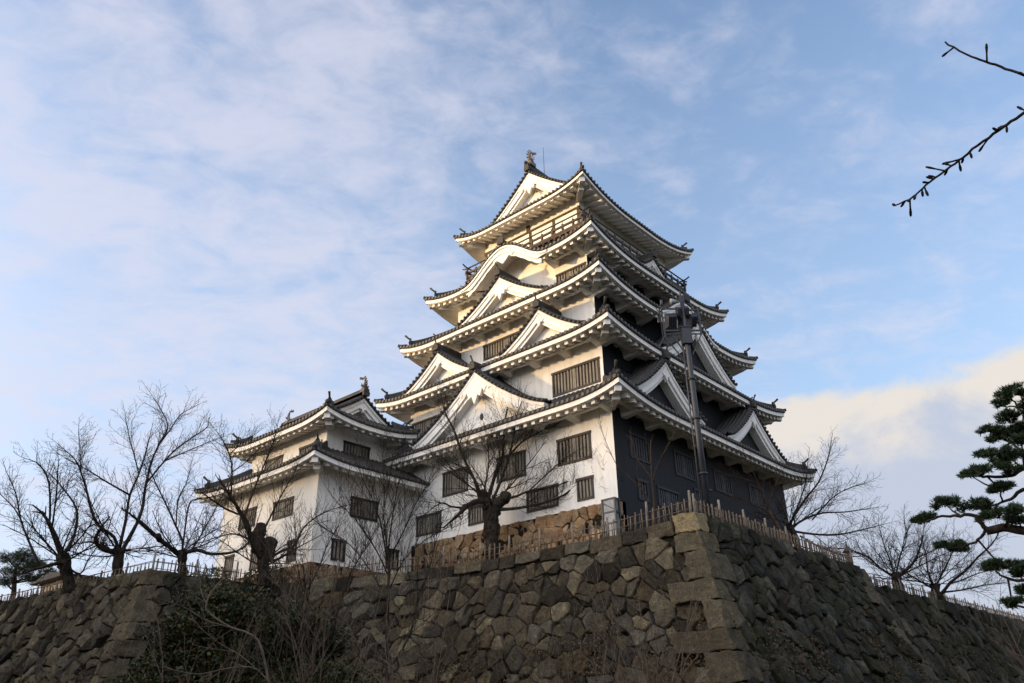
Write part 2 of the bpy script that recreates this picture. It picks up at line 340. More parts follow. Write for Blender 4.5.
def build_tier(T, parent, rows=True, arms=True, rd=.245, fh=.225, ridge=True, fine=48, white='plaster'):
    """tiles, eave boards, rafters, brackets and hip ridges of one roof"""
    pan, row, board, soff = MB(), MB(), MB(), MB(); HIPS = []
    RAF = {k: MB() for k in T.F}; ARM = {k: MB() for k in T.F}
    for k, F in T.F.items():
        L = F.L; ov = T.ov; D = T.D; raf, arm = RAF[k], ARM[k]
        nf = fine if k in ('west', 'north') else 20
        nu = nf if k not in T.bumps else nf * 2
        us = edge_samples(L, nu) if k not in T.bumps else [L * i / nu for i in range(nu + 1)]
        # pan tiles
        P = []
        for uu in us:
            t = uu / L; P.append([])
            for j in range(6):
                d = D * j / 5; u = d + t * (L - 2 * d); P[-1].append(F.P(u, d, T.zr(k, u, d)))
        pan.grid(P)
        # eave board: outer face, underside
        for (d0, d1, za, zb) in ((0, .09, 0.0, -fh), (.085, .14, -.10, -fh - .015)):
            A = []
            for uu in us:
                t = uu / L; u0_ = d0 + t * (L - 2 * d0); u1_ = d1 + t * (L - 2 * d1)
                z0 = T.ze(k, u0_)
                ex = -.22 * min(1, T.bump(k, uu) / .15) if (k in T.bumps and d0 == 0) else 0
                A.append([F.P(u0_, d0, z0 + za), F.P(u0_, d0, z0 + zb + ex), F.P(u1_, d1, z0 + zb + ex), F.P(u1_, d1, z0 + zb + .1)])
            board.grid(A)
        # dark under-edge of the tiles
        A = []
        for uu in us:
            t = uu / L; d0 = -.07; u0_ = d0 + t * (L - 2 * d0); z0 = T.ze(k, min(L, max(0, u0_)))
            A.append([F.P(uu, 0.02, z0 + .004), F.P(u0_, d0, z0 + .02), F.P(u0_, d0, z0 + .11), F.P(uu, 0.05, z0 + .14)])
        pan.grid(A)
        # soffit
        A = []
        for uu in us:
            t = uu / L; A.append([])
            for j in range(5):
                d = .12 + (ov + .06 - .12) * j / 4; u = d + t * (L - 2 * d); A[-1].append(F.P(u, d, T.zs(k, u, d)))
        soff.grid(A)
        # cover tile rows
        n = int(L / .29); st = L / n
        for i in range(n):
            u = (i + .5) * st; dend = min(D, u, L - u)
            if dend < .12: continue
            if not rows and k in ('east', 'south'): continue
            seg = 5 if dend > .8 else 2
            pts = []
            for j in range(seg + 1):
                d = -.10 + (dend + .10) * j / seg
                z = T.zr(k, u, max(d, 0)) - (0.02 if d < 0 else 0)
                pts.append((d, z))
            vs = []; fs = []
            for (d, z) in pts:
                for a in range(6):
                    an = math.pi * a / 5
                    vs.append(F.P(u - .082 * math.cos(an), d, z + .085 * math.sin(an)))
            for j in range(seg):
                for a in range(5): fs.append((j * 6 + a, j * 6 + a + 1, (j + 1) * 6 + a + 1, (j + 1) * 6 + a))
            row.add(vs, fs, 0, True)
            if k in ('west', 'north'):
                z = pts[0][1]; c = []
                for a in range(8):
                    an = 2 * math.pi * a / 8; c.append(F.P(u + .088 * math.cos(an), -.112, z + .012 + .088 * math.sin(an)))
                c2 = [p + F.n * .03 for p in c]
                row.add(c + c2, [tuple(range(8))] + [(a, (a + 1) % 8, 8 + (a + 1) % 8, 8 + a) for a in range(8)], 1)
        # rafters and wall arms
        if k in ('west', 'north'):
            nr = int((L - .9) / .505); o = (L - nr * .505) / 2
            for i in range(nr + 1):
                u = o + i * .505; d1 = min(ov, u - .1, L - u - .1)
                if d1 < .4 or T.bump(k, u) > .10: continue
                za = T.zs(k, u, .26); zb = T.zs(k, u, d1)
                raf.hexa([F.P(u - .1, .19, za - rd), F.P(u + .1, .19, za - rd), F.P(u + .1, d1, zb - rd), F.P(u - .1, d1, zb - rd),
                          F.P(u - .1, .19, za + .03), F.P(u + .1, .19, za + .03), F.P(u + .1, d1, zb + .03), F.P(u - .1, d1, zb + .03)])
            na = int((L - 2 * ov) / 1.97) if arms else -1; o = (L - na * 1.97) / 2
            for i in range(na + 1):
                u = o + i * 1.97
                if T.bump(k, u) > .10: continue
                za = T.zs(k, u, .62) - .19; zb = T.zs(k, u, ov) - .12
                arm.hexa([F.P(u - .13, .62, za - .10), F.P(u + .13, .62, za - .10), F.P(u + .20, ov + .02, zb - .52), F.P(u - .20, ov + .02, zb - .52),
                          F.P(u - .22, .62, za + .06), F.P(u + .22, .62, za + .06), F.P(u + .36, ov + .02, zb + .05), F.P(u - .36, ov + .02, zb + .05)])
            # purlin under the rafters
            A = []
            for uu in us:
                t = uu / L; d = .80; u = d + t * (L - 2 * d); z = T.zs(k, u, d)
                if T.bump(k, u) > .1: continue
                A.append([F.P(u, d, z), F.P(u, d, z - .27), F.P(u, d + .2, z - .27), F.P(u, d + .2, z + .05)])
            if not arms: A = []
            if k not in T.bumps and A: arm.grid(A)
            elif not A: pass
            else:
                uc, hw, h = T.bumps[k]
                lo = [r for r in A if (r[0] - F.A).dot(F.e) < uc]; hi = [r for r in A if (r[0] - F.A).dot(F.e) >= uc]
                arm.grid(lo); arm.grid(hi)
    # hips
    x0, y0, x1, y1 = T.rect; D = T.D
    for (cx, cy, sx, sy, k, far) in ((x0, y0, 1, 1, 'west', 0), (x0, y1, 1, -1, 'west', 1), (x1, y0, -1, 1, 'north', 1), (x1, y1, -1, -1, 'east', 1)):
        L = T.F[k].L; raf, arm = RAF[k], ARM[k]
        def hp(d, dz=0):
            u = d if not far else L - d
            return Vector((cx + sx * d, cy + sy * d, T.zr(k, u, d) + dz))
        hip = MB(); HIPS.append(hip); diag = Vector((sx, sy, 0)).normalized(); sd = Vector((-diag.y, diag.x, 0))
        if ridge:
            pts = [hp(D * j / 7) for j in range(8)]
            for a, b in zip(pts[:-1], pts[1:]):
                if (a - pts[0]).length < .25: continue
                hip.bar(a + Z * .14, b + Z * .14, .20, .34)
            hip.tube([p + Z * .32 for p in pts[1:]], .085, 8)
            # ridge-end plate with its spike, at the lower end and one further up
            for d, sc in ((.42, 1.0), (D * .62, .62)):
                c = hp(d); pl = []
                for (a, h) in ((-.20, 0), (.20, 0), (.24, .28), (.13, .42), (.06, .56), (-.06, .56), (-.13, .42), (-.24, .28)):
                    pl.append(c + sd * a * sc + Z * (h * sc + .02) - diag * .06)
                hip.prism(pl, diag * .12)
                hip.tube([c + Z * .50 * sc - diag * .0, c + Z * (.62 * sc) - diag * .16 * sc, c + Z * (.78 * sc) - diag * .34 * sc], [.055 * sc, .055 * sc, .07 * sc], 6)
            c = hp(0); hip.tube([hp(.30, .10), c + Z * .06, c - diag * .16 + Z * .10], [.10, .10, .095], 8)
        # hip rafter: the big white block under the corner
        zc = T.zs(k, .18 if not far else L - .18, .18)
        a0 = Vector((cx + sx * .17, cy + sy * .17, zc)); a1 = Vector((cx + sx * T.ov, cy + sy * T.ov, T.zs(k, T.ov if not far else L - T.ov, T.ov)))
        raf.bar(a0 - Z * .12, a1 - Z * .12, .30, .36)
        a0 = Vector((cx + sx * .62, cy + sy * .62, zc - .16)); arm.bar(a0 - Z * .10, a1 - Z * .38, .34, .42)
    roof = pan.build('roof', M['tile'], parent)
    row.build('tile_rows', [M['tile'], M['tile_end']], roof)
    for hb in HIPS:
        if hb.v: hb.build('hip_ridge', M['tile'], roof)
    board.build('eave_board', M[white], roof); soff.build('soffit', M[white], roof)
    for k in T.F:
        if RAF[k].v: RAF[k].build('rafters', M[white], roof)
        if ARM[k].v: ARM[k].build('brackets', M[white], roof)
    return roof

def gable(F, parent, uc, dg, hw, za, zb, Lg, wall='plaster', curve=.36, scal=True, vent=False, finial=True, board_h=.46, z_wall=None, name='gable'):
    """a triangular gable facing out from F at depth dg; its roof runs Lg back"""
    N = 14
    def pf(t): s_ = 1 - t; return zb + (za - zb) * (s_ * (1 - curve) + curve * s_ * s_) + .10 * max(0, t - .86) / .14 * .6
    prof = {sg: [(uc + sg * hw * i / N, pf(i / N)) for i in range(N + 1)] for sg in (-1, 1)}
    roof, rows, bd, gw, pend, orn = MB(), MB(), MB(), MB(), MB(), MB(); VT = []
    for sg in (-1, 1):
        pr = prof[sg]
        nrm = []
        for i in range(N + 1):
            a = pr[max(0, i - 1)]; b = pr[min(N, i + 1)]; tu, tz = b[0] - a[0], b[1] - a[1]; l = math.hypot(tu, tz)
            nu, nz = (-tz / l * sg, tu / l * sg); nrm.append((nu, nz))      # outward (up) normal
        # roof slab
        A = [[F.P(u, dg - .08, z), F.P(u + nn[0] * .14, dg - .08, z + nn[1] * .14), F.P(u + nn[0] * .14, dg + Lg, z + nn[1] * .14)] for (u, z), nn in zip(pr, nrm)]
        roof.grid(A)
        # cover rows down the slope
        nr = max(1, int((Lg) / .29))
        for i in range(nr):
            d = dg + .10 + i * .29
            vs = []; fs = []
            for (u, z), nn in zip(pr, nrm):
                for a in range(5):
                    an = math.pi * a / 4; h = .14 + .085 * math.sin(an)
                    vs.append(F.P(u + nn[0] * h, d - .082 * math.cos(an), z + nn[1] * h))
            for j in range(N):
                for a in range(4): fs.append((j * 5 + a, j * 5 + a + 1, (j + 1) * 5 + a + 1, (j + 1) * 5 + a))
            rows.add(vs, fs, 0, True)
        # round verge tiles along the rake
        ln = 0; nxt = .2; tr = MB(); VT.append(tr)
        for i in range(N):
            (u0_, z0), (u1_, z1) = pr[i], pr[i + 1]; l = math.hypot(u1_ - u0_, z1 - z0)
            while nxt <= ln + l:
                t = (nxt - ln) / l; u = u0_ + (u1_ - u0_) * t; z = z0 + (z1 - z0) * t; nn = nrm[i]
                c = F.P(u + nn[0] * .09, dg - .16, z + nn[1] * .09)
                tr.tube([c, c + F.n * .34], .082, 7); nxt += .30
            ln += l
        # barge board in two steps
        def strip(o0, o1, da, db, lim):
            A = []
            for i, ((u, z), nn) in enumerate(zip(pr, nrm)):
                t = i / N
                def off(o):
                    uu, zz = u - nn[0] * o, z - nn[1] * o
                    if (uu - uc) * sg < 0:       # past the centre line: slide along it
                        k_ = (u - uc) / (u - uu) if abs(u - uu) > 1e-6 else 0
                        sl = abs((pr[1][1] - pr[0][1]) / (pr[1][0] - pr[0][0]))
                        uu = uc; zz = za - o * math.sqrt(1 + sl * sl)
                    return uu, zz
                a = off(o0); b_ = off(o1)
                A.append([F.P(a[0], db, a[1]), F.P(a[0], da, a[1]), F.P(b_[0], da, b_[1]), F.P(b_[0], db, b_[1])])
            bd.grid(A)
            e = A[-1]; bd.add(e, ((0, 1, 2, 3),))
        strip(0.0, .15, dg - .02, dg + .3, 0); strip(.15, board_h, dg + .04, dg + .3, 0); strip(board_h, board_h + .17, dg + .14, dg + .62, 0)
        # gable wall behind
        A = []
        for (u, z), nn in zip(pr, nrm): A.append([F.P(u, dg + .6, z - .1), F.P(u, dg + .6, (zb if z_wall is None else z_wall) - .35)])
        gw.grid(A)
    # pendant
    s_ = hw / 3.0 * .9 + .15
    zt = za - board_h * 1.5
    if scal:
        pts = [(0, .55), (.30, .30), (.62, -.05), (.78, -.22), (.62, -.30), (.56, -.18), (.44, -.34), (.36, -.20), (.26, -.46), (.14, -.38), (0, -.72)]
    else:
        pts = [(0, .35), (.16, .15), (.30, -.05), (.22, -.16), (.12, -.14), (0, -.40)]
    poly = pts + [(-a, b_) for a, b_ in reversed(pts[1:-1])]
    pend.prism([F.P(uc + a * s_, dg - .0, zt + b_ * s_) for a, b_ in poly], F.n * .16)
    # ridge and its end tile
    c = F.P(uc, dg - .10, za + .30)
    roof.bar(F.P(uc, dg - .04, za + .30), F.P(uc, dg + Lg, za + .30), .26, .34)
    rows.tube([F.P(uc, dg - .14, za + .50), F.P(uc, dg + Lg, za + .50)], .10, 8)
    for dx, hh in ((.0, .9),):
        pl = [(-.19, .0), (.19, .0), (.23, .20), (.15, .28), (.13, .40), (.05, .47), (-.05, .47), (-.13, .40), (-.15, .28), (-.23, .20)]
        orn.prism([F.P(uc + a, dg - .22, za + .10 + b_) for a, b_ in pl], F.n * .14)
        if finial: orn.tube([F.P(uc, dg - .12, za + .50), F.P(uc, dg - .18, za + .66), F.P(uc, dg - .30, za + .86)], [.045, .045, .06], 6)
    g = gw.build(name, M[wall], parent)
    bd.build('bargeboard', M['plaster'], g); roof.build('gable_roof', M['tile'], g); rows.build('tile_rows', M['tile'], g)
    for tr in VT: tr.build('verge_tiles', M['tile'], g)
    pend.build('pendant', M['plaster'], g); orn.build('ridge_end_tile', M['tile'], g)
    if vent:
        v = MB(); pts = [F.P(uc + .02 + .13 * math.cos(a), dg + .58, vent + .20 * math.sin(a)) for a in [2 * math.pi * i / 12 for i in range(12)]]
        v.prism(pts, F.n * .05); v.build('vent', M['pane_dark'], g)
    return g

def wall_face(mb, F, d, u0_, u1_, z0, z1, holes, mi=0, rev=.17):
    us = sorted(set([u0_, u1_] + [h[0] for h in holes] + [h[1] for h in holes])); zs = sorted(set([z0, z1] + [h[2] for h in holes] + [h[3] for h in holes]))
    for a, b_ in zip(us[:-1], us[1:]):
        for c, e in zip(zs[:-1], zs[1:]):
            mu, mz = (a + b_) / 2, (c + e) / 2
            if any(h[0] < mu < h[1] and h[2] < mz < h[3] for h in holes): continue
            mb.quad(F.P(a, d, c), F.P(b_, d, c), F.P(b_, d, e), F.P(a, d, e), mi)
    for (a, b_, c, e) in holes:
        for (p, q_) in (((a, c), (b_, c)), ((b_, c), (b_, e)), ((b_, e), (a, e)), ((a, e), (a, c))):
            mb.quad(F.P(p[0], d, p[1]), F.P(q_[0], d, q_[1]), F.P(q_[0], d + rev, q_[1]), F.P(p[0], d + rev, p[1]), mi)

def window(F, d, h, parent, bars=None, bar_mat='bar_grey', frame_mat='wood_dark', wide=True, label=None):
    a, b_, c, e = h; fr, br, pn = MB(), MB(), MB()
    pn.hexa([F.P(a, d + .14, c), F.P(b_, d + .14, c), F.P(b_, d + .17, c), F.P(a, d + .17, c), F.P(a, d + .14, e), F.P(b_, d + .14, e), F.P(b_, d + .17, e), F.P(a, d + .17, e)])
    def fb(u0_, u1_, z0, z1, d0, d1, mb): mb.hexa([F.P(u0_, d + d0, z0), F.P(u1_, d + d0, z0), F.P(u1_, d + d1, z0), F.P(u0_, d + d1, z0), F.P(u0_, d + d0, z1), F.P(u1_, d + d0, z1), F.P(u1_, d + d1, z1), F.P(u0_, d + d1, z1)])
    t = .075
    fb(a - .05, b_ + .05, e - t, e + .05, -.055, .03, fr); fb(a - .02, b_ + .02, c - .04, c + t, -.045, .03, fr)
    fb(a - .02, a + t, c + t, e - t, -.035, .03, fr); fb(b_ - t, b_ + .02, c + t, e - t, -.035, .03, fr)
    wd = b_ - a - 2 * t; n = bars or max(3, int(round(wd / .20)))
    st = wd / n
    for i in range(n):
        u = a + t + (i + .5) * st; ww = .05
        if wide and n >= 8 and i in (n // 2,): ww = .10
        fb(u - ww, u + ww, c + t, e - t, .0, .05, br)
    p = pn.build('window', M['pane_dark'], parent); fr.build('window_frame', M[frame_mat], p); br.build('window_bars', M[bar_mat], p)
    return p
def fishtail(root, base, facing, h, mat='stone_ornament'):
    """roof-ridge fish ornament: head down on the ridge, tail curling up"""
    f = Vector(facing); mb = MB()
    ctl = [(0.30, .12, .20), (.12, .20, .26), (-.05, .36, .25), (-.10, .56, .19), (-.02, .76, .13), (.10, .92, .08), (.17, 1.02, .04)]
    mb.tube([base + f * (a * h * .8) + Z * (b_ * h) for a, b_, r in ctl], [r * h * .62 for a, b_, r in ctl], 8)
    sd = Vector((-f.y, f.x, 0))
    c = base + f * (.13 * h) + Z * (.96 * h)
    for s_ in (-1, 1):
        mb.prism([c, c + f * (.30 * h) + Z * (.10 * h) + sd * s_ * .10 * h, c + f * (.26 * h) - Z * (.10 * h) + sd * s_ * .14 * h, c + f * (.10 * h) - Z * .12 * h], sd * .03)
        mb.prism([base + sd * s_ * .12 * h + Z * .3 * h, base + sd * s_ * .30 * h + Z * .44 * h - f * .05 * h, base + sd * s_ * .28 * h + Z * .22 * h], f * .05)
    for j in range(4):
        a, b_, r = ctl[2 + j]; q_ = base + f * (a * h * .8) + Z * (b_ * h)
        mb.prism([q_ - f * (r * h * .5), q_ - f * (r * h * .5 + .13 * h) + Z * .08 * h, q_ - f * (r * h * .4) + Z * .14 * h], sd * .04)
    mb.box(base - Vector((.22 * h, .22 * h, .12 * h)), base + Vector((.22 * h, .22 * h, .10 * h)))
    return mb.build('fish_ornament', M[mat], root)

# ------------------------------------------------------------------ the tower
CX, CY = 37.701, 27.482
TA = [9.412, 8.5, 7.603, 6.573, 5.311]; TB = [10.331, 9.44, 8.54, 7.5, 6.17]; TH = [13.96, 17.87, 21.50, 24.94, 29.68]
OV = [1.5, 1.47, 1.45, 1.47, 1.4]
RECT = [(CX - b, CY - a, CX + b, CY + a) for a, b in zip(TA, TB)]
SAG = [(.47, .62), (.38, .55), (.46, .74), (.50, .85), (.55, .98)]
def build_castle():
    root = thing('castle_tower', (CX, CY, 6.6), 'five-storey white castle tower with curved grey tiled roofs and a black clad side wall', 'castle')
    tiers = []
    for i in range(5):
        sg = {'west': SAG[i][0], 'east': SAG[i][0], 'north': SAG[i][1], 'south': SAG[i][1]}
        if i < 4:
            D = (RECT[i + 1][0] + OV[i + 1]) - RECT[i][0]; bm = {}
            if i == 3: bm = {'west': (CY - RECT[3][1] - .05, 3.25, 1.64)}
            if i == 2: bm = {'north': (CX - RECT[2][0], 3.2, 1.55)}
            tiers.append(Tier(RECT[i], TH[i], sg, D, .62, OV[i], bm))
        else:
            tiers.append(Tier(RECT[i], TH[i], sg, 1.45, .62, OV[i]))
    # windows: (u along the wall from the near corner is y - y0 of the eave), measured per storey
    def hw(i, y0, y1, z0, z1): return (y0 - RECT[i][1], y1 - RECT[i][1], z0, z1)
    def hn(i, x0, x1, z0, z1): return (x0 - RECT[i][0], x1 - RECT[i][0], z0, z1)
    WW = [[hw(0, 20.85, 22.80, 11.26, 12.49), hw(0, 24.84, 26.74, 11.26, 12.49), hw(0, 28.80, 30.66, 11.28, 12.53),
           hw(0, 20.85, 21.76, 9.40, 10.37), hw(0, 22.90, 24.80, 9.42, 10.40), hw(0, 27.66, 28.72, 9.45, 10.36), hw(0, 30.77, 32.65, 9.50, 10.52)],
          [hw(1, 20.68, 23.62, 15.24, 16.48), hw(1, 31.4, 34.3, 15.24, 16.48)],
          [hw(2, 25.75, 29.32, 19.36, 20.26)], [hw(3, 22.5, 24.56, 22.85, 23.54)], []]
    WN = [[hn(0, 30.1, 31.7, 11.28, 12.45), hn(0, 34.0, 35.85, 11.28, 12.48), hn(0, 37.9, 39.7, 11.25, 12.35), hn(0, 41.8, 43.6, 11.25, 12.35),
           hn(0, 30.5, 31.3, 9.40, 10.30), hn(0, 32.15, 34.0, 9.40, 10.30), hn(0, 35.6, 36.25, 8.0, 10.85)],
          [hn(1, 31.4, 33.6, 15.4, 16.4), hn(1, 41.8, 44.0, 15.4, 16.4)], [hn(2, 32.6, 34.6, 19.4, 20.2), hn(2, 40.8, 42.8, 19.4, 20.2)], [], []]
    wz0 = [6.7, tiers[0].z_in - .45, tiers[1].z_in - .45, tiers[2].z_in - .45, 26.0]
    for i in range(5):
        T = tiers[i]; o = OV[i]; mb = MB(); ztop = T.zs('west', 5, o) + .12
        for k, holes in (('west', WW[i]), ('north', WN[i]), ('east', []), ('south', [])):
            F = T.F[k]; z0 = wz0[i]
            if i == 0: z0 = {'west': 9.05, 'north': 7.9}.get(k, 6.7)
            mi = 1 if (k == 'north' and i < 4) else 0
            zt = T.zs(k, F.L / 2, o) + .12
            if k in T.bumps: zt = T.zc - T.sags[k] + .28
            zt += .5
            wall_face(mb, F, o, o, F.L - o, z0, zt, holes, mi)
            if k in T.bumps:                       # plaster field under the curved gable
                uc, hw_, h = T.bumps[k]; A = []
                for j in range(25):
                    u = uc - hw_ + 2 * hw_ * j / 24; A.append([F.P(u, o - .004, T.zc - T.sags[k] - .1), F.P(u, o - .004, T.zs(k, u, o) + .02)])
                mb.grid(A, mi)
        wl = mb.build('wall', [M['plaster'], M['iron']], root)
        for h in WW[i]: window(T.F['west'], o, h, wl)
        for h in WN[i]: window(T.F['north'], o, h, wl, bar_mat='bar_dark', frame_mat='pane_dark')
        build_tier(T, root, arms=i < 4, rd=.245 if i < 4 else .13, fh=.225 if i < 4 else .17)
        # white corner board at the near corner
    # gables on the sunlit face
    Fw = [T.F['west'] for T in tiers]; Fn = [T.F['north'] for T in tiers]
    gable(Fw[0], root, CY - RECT[0][1] - .05, 27.9 - RECT[0][0], 4.72, 17.22, 14.12, 2.4, vent=14.85, board_h=.50)
    for yc in (23.66, 31.30): gable(Fw[1], root, yc - RECT[1][1], 28.80 - RECT[1][0], 2.86, 19.90, 18.0, 2.3, scal=False, board_h=.40)
    gable(Fw[2], root, CY - RECT[2][1] - .05, 29.93 - RECT[2][0], 3.45, 23.85, 21.72, 2.2, board_h=.42)
    # gables on the dark face
    for xc in (32.98, 42.45): gable(Fn[0], root, xc - RECT[0][0], 18.9 - RECT[0][1], 3.4, 16.80, 14.30, 2.2, wall='iron', scal=False, board_h=.44)
    gable(Fn[1], root, CX - RECT[1][0], 19.32 - RECT[1][1], 3.85, 20.95, 18.0, 2.2, wall='iron', scal=False, board_h=.46)
    gable(Fn[3], root, CX - RECT[3][0], 21.68 - RECT[3][1], 1.35, 26.12, 25.2, 1.6, scal=False, board_h=.28)
    # curved-gable boards: pendant and inner moulding
    for k, i in (('west', 3), ('north', 2)):
        T = tiers[i]; F = T.F[k]; uc, hw_, h = T.bumps[k]; mo, pe = MB(), MB(); A = []; B = []
        for j in range(41):
            u = uc - hw_ * 1.05 + 2.1 * hw_ * j / 40; z = T.zc - T.sags[k] + T.bump(k, u)
            A.append([F.P(u, .3, z - .16), F.P(u, -.07, z - .16), F.P(u, -.07, z - .04), F.P(u, .0, z + .0)])
            B.append([F.P(u, .10, z - .40), F.P(u, .10, z - .66 - .06 * abs(math.sin(j * .9))), F.P(u, .30, z - .66), F.P(u, .3, z - .2)])
        mo.grid(A); mo.grid(B[3:-3])
        zt = T.zc - T.sags[k] + h - .50
        pts = [(0, .2), (.45, .05), (.85, -.15), (.70, -.32), (.45, -.25), (.25, -.46), (0, -.62)]; poly = pts + [(-a, b_) for a, b_ in reversed(pts[1:-1])]
        pe.prism([F.P(uc + a, .05, zt + b_) for a, b_ in poly], F.n * .14)
        g = mo.build('curved_gable', M['plaster'], root); pe.build('pendant', M['plaster'], g)
        rd = MB(); z = T.zc - T.sags[k] + h + .30
        rd.bar(F.P(uc, -.05, z), F.P(uc, T.D * .9, z + .06), .24, .26); rd.tube([F.P(uc, -.12, z + .16), F.P(uc, T.D * .9, z + .22)], .09, 8)
        pl = [(-.24, -.05), (.24, -.05), (.28, .24), (.14, .46), (-.14, .46), (-.28, .24)]
        rd.prism([F.P(uc + a, -.2, z - .12 + b_) for a, b_ in pl], F.n * .12); rd.build('curved_gable_ridge', M['tile'], g)
    # top roof: gable block over the skirt
    T = tiers[4]; g0 = 32.93 - RECT[4][0]; half = TB[4] - g0
    zsk = T.z_in
    gable(T.F['west'], root, CY - RECT[4][1], g0, TA[4] - g0 + .05, 33.10, zsk - .12, half, z_wall=zsk - .2, board_h=.48, curve=.22, finial=False)
    gable(T.F['east'], root, CY - RECT[4][1], g0, TA[4] - g0 + .05, 33.10, zsk - .12, half, z_wall=zsk - .2, board_h=.48, curve=.22, finial=False)
    rd = MB(); rd.bar((32.7, CY, 33.55), (2 * CX - 32.7, CY, 33.55), .34, .40); rd.tube([(32.6, CY, 33.80), (2 * CX - 32.6, CY, 33.80)], .12, 8); rd.build('main_ridge', M['tile'], root)
    fishtail(root, Vector((33.15, CY, 33.85)), (1, 0, 0), 1.22); fishtail(root, Vector((2 * CX - 33.15, CY, 33.85)), (-1, 0, 0), 1.22)
    rod = MB(); rod.tube([(34.6, CY, 33.8), (34.6, CY, 36.2)], [.022, .012], 6); rod.build('lightning_rod', M['metal_grey'], root)
    # balcony round the top storey
    o = OV[4]; T = tiers[4]; ex = .87; bx0, by0, bx1, by1 = RECT[4][0] + o - ex, RECT[4][1] + o - ex, RECT[4][2] - o + ex, RECT[4][3] - o + ex
    fl = MB(); fl.box((bx0, by0, 26.44), (bx1, by1, 26.56)); fl.box((bx0 + .12, by0 + .12, 26.18), (bx1 - .12, by1 - .12, 26.43))
    FB = faces_of(bx0, by0, bx1, by1)
    for k, F in FB.items():
        n = int(F.L / .42)
        for i in range(n + 1):
            u = F.L * i / n; fl.hexa([F.P(u - .06, -.06, 26.26), F.P(u + .06, -.06, 26.26), F.P(u + .06, .15, 26.26), F.P(u - .06, .15, 26.26), F.P(u - .06, -.06, 26.40), F.P(u + .06, -.06, 26.40), F.P(u + .06, .15, 26.40), F.P(u - .06, .15, 26.40)])
    bal = fl.build('balcony', M['wood_brown'], root)
    for k, F in FB.items():
        rl, hr = MB(), MB(); n = max(4, int(round(F.L / .80)))
        for i in range(n + 1):
            u = F.L * i / n; c0 = F.P(u, .06, 26.56); rl.bar(c0, c0 + Z * (.62 if 0 < i < n else .86), .11, .11, 0, F.e)
        rl.bar(F.P(-.05, .06, 26.66), F.P(F.L + .05, .06, 26.66), .10, .14); rl.bar(F.P(-.16, .06, 27.03), F.P(F.L + .16, .06, 27.03), .09, .13)
        pts = [F.P(-.42, .06, 27.52), F.P(-.2, .06, 27.43)] + [F.P(F.L * i / 8, .06, 27.40) for i in range(9)] + [F.P(F.L + .2, .06, 27.43), F.P(F.L + .42, .06, 27.52)]
        hr.tube(pts, .05, 7)
        for i in range(0, n + 1): u = F.L * i / n; hr.tube([F.P(u, .06, 27.1), F.P(u, .06, 27.4)], .018, 5)
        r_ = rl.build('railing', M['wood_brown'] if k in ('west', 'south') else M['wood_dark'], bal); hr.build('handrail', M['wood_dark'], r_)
    # timber bands and posts of the top storey
    tb = MB()
    for k in ('west', 'north', 'south', 'east'):
        F = T.F[k]; tb.hexa([F.P(o - .05, o - .05, 28.42), F.P(F.L - o + .05, o - .05, 28.42), F.P(F.L - o + .05, o + .02, 28.42), F.P(o - .05, o + .02, 28.42),
                             F.P(o - .05, o - .05, 28.57), F.P(F.L - o + .05, o - .05, 28.57), F.P(F.L - o + .05, o + .02, 28.57), F.P(o - .05, o + .02, 28.57)]) if k == 'west' else None
        if k == 'west':
            n = 4
            for i in range(n + 1):
                u = o + .1 + (F.L - 2 * o - .2) * i / n
                tb.hexa([F.P(u - .09, o - .04, 26.56), F.P(u + .09, o - .04, 26.56), F.P(u + .09, o + .02, 26.56), F.P(u - .09, o + .02, 26.56),
                         F.P(u - .09, o - .04, 28.42), F.P(u + .09, o - .04, 28.42), F.P(u + .09, o + .02, 28.42), F.P(u - .09, o + .02, 28.42)])
            u = CY + .15 - RECT[4][1]
            tb.hexa([F.P(u - .13, o - .06, 28.57), F.P(u + .13, o - .06, 28.57), F.P(u + .13, o + .02, 28.57), F.P(u - .13, o + .02, 28.57), F.P(u - .13, o - .06, 29.0), F.P(u + .13, o - .06, 29.0), F.P(u + .13, o + .02, 29.0), F.P(u - .13, o + .02, 29.0)])
    tb.build('timber_band', M['wood_brown'], root)
    return root, tiers

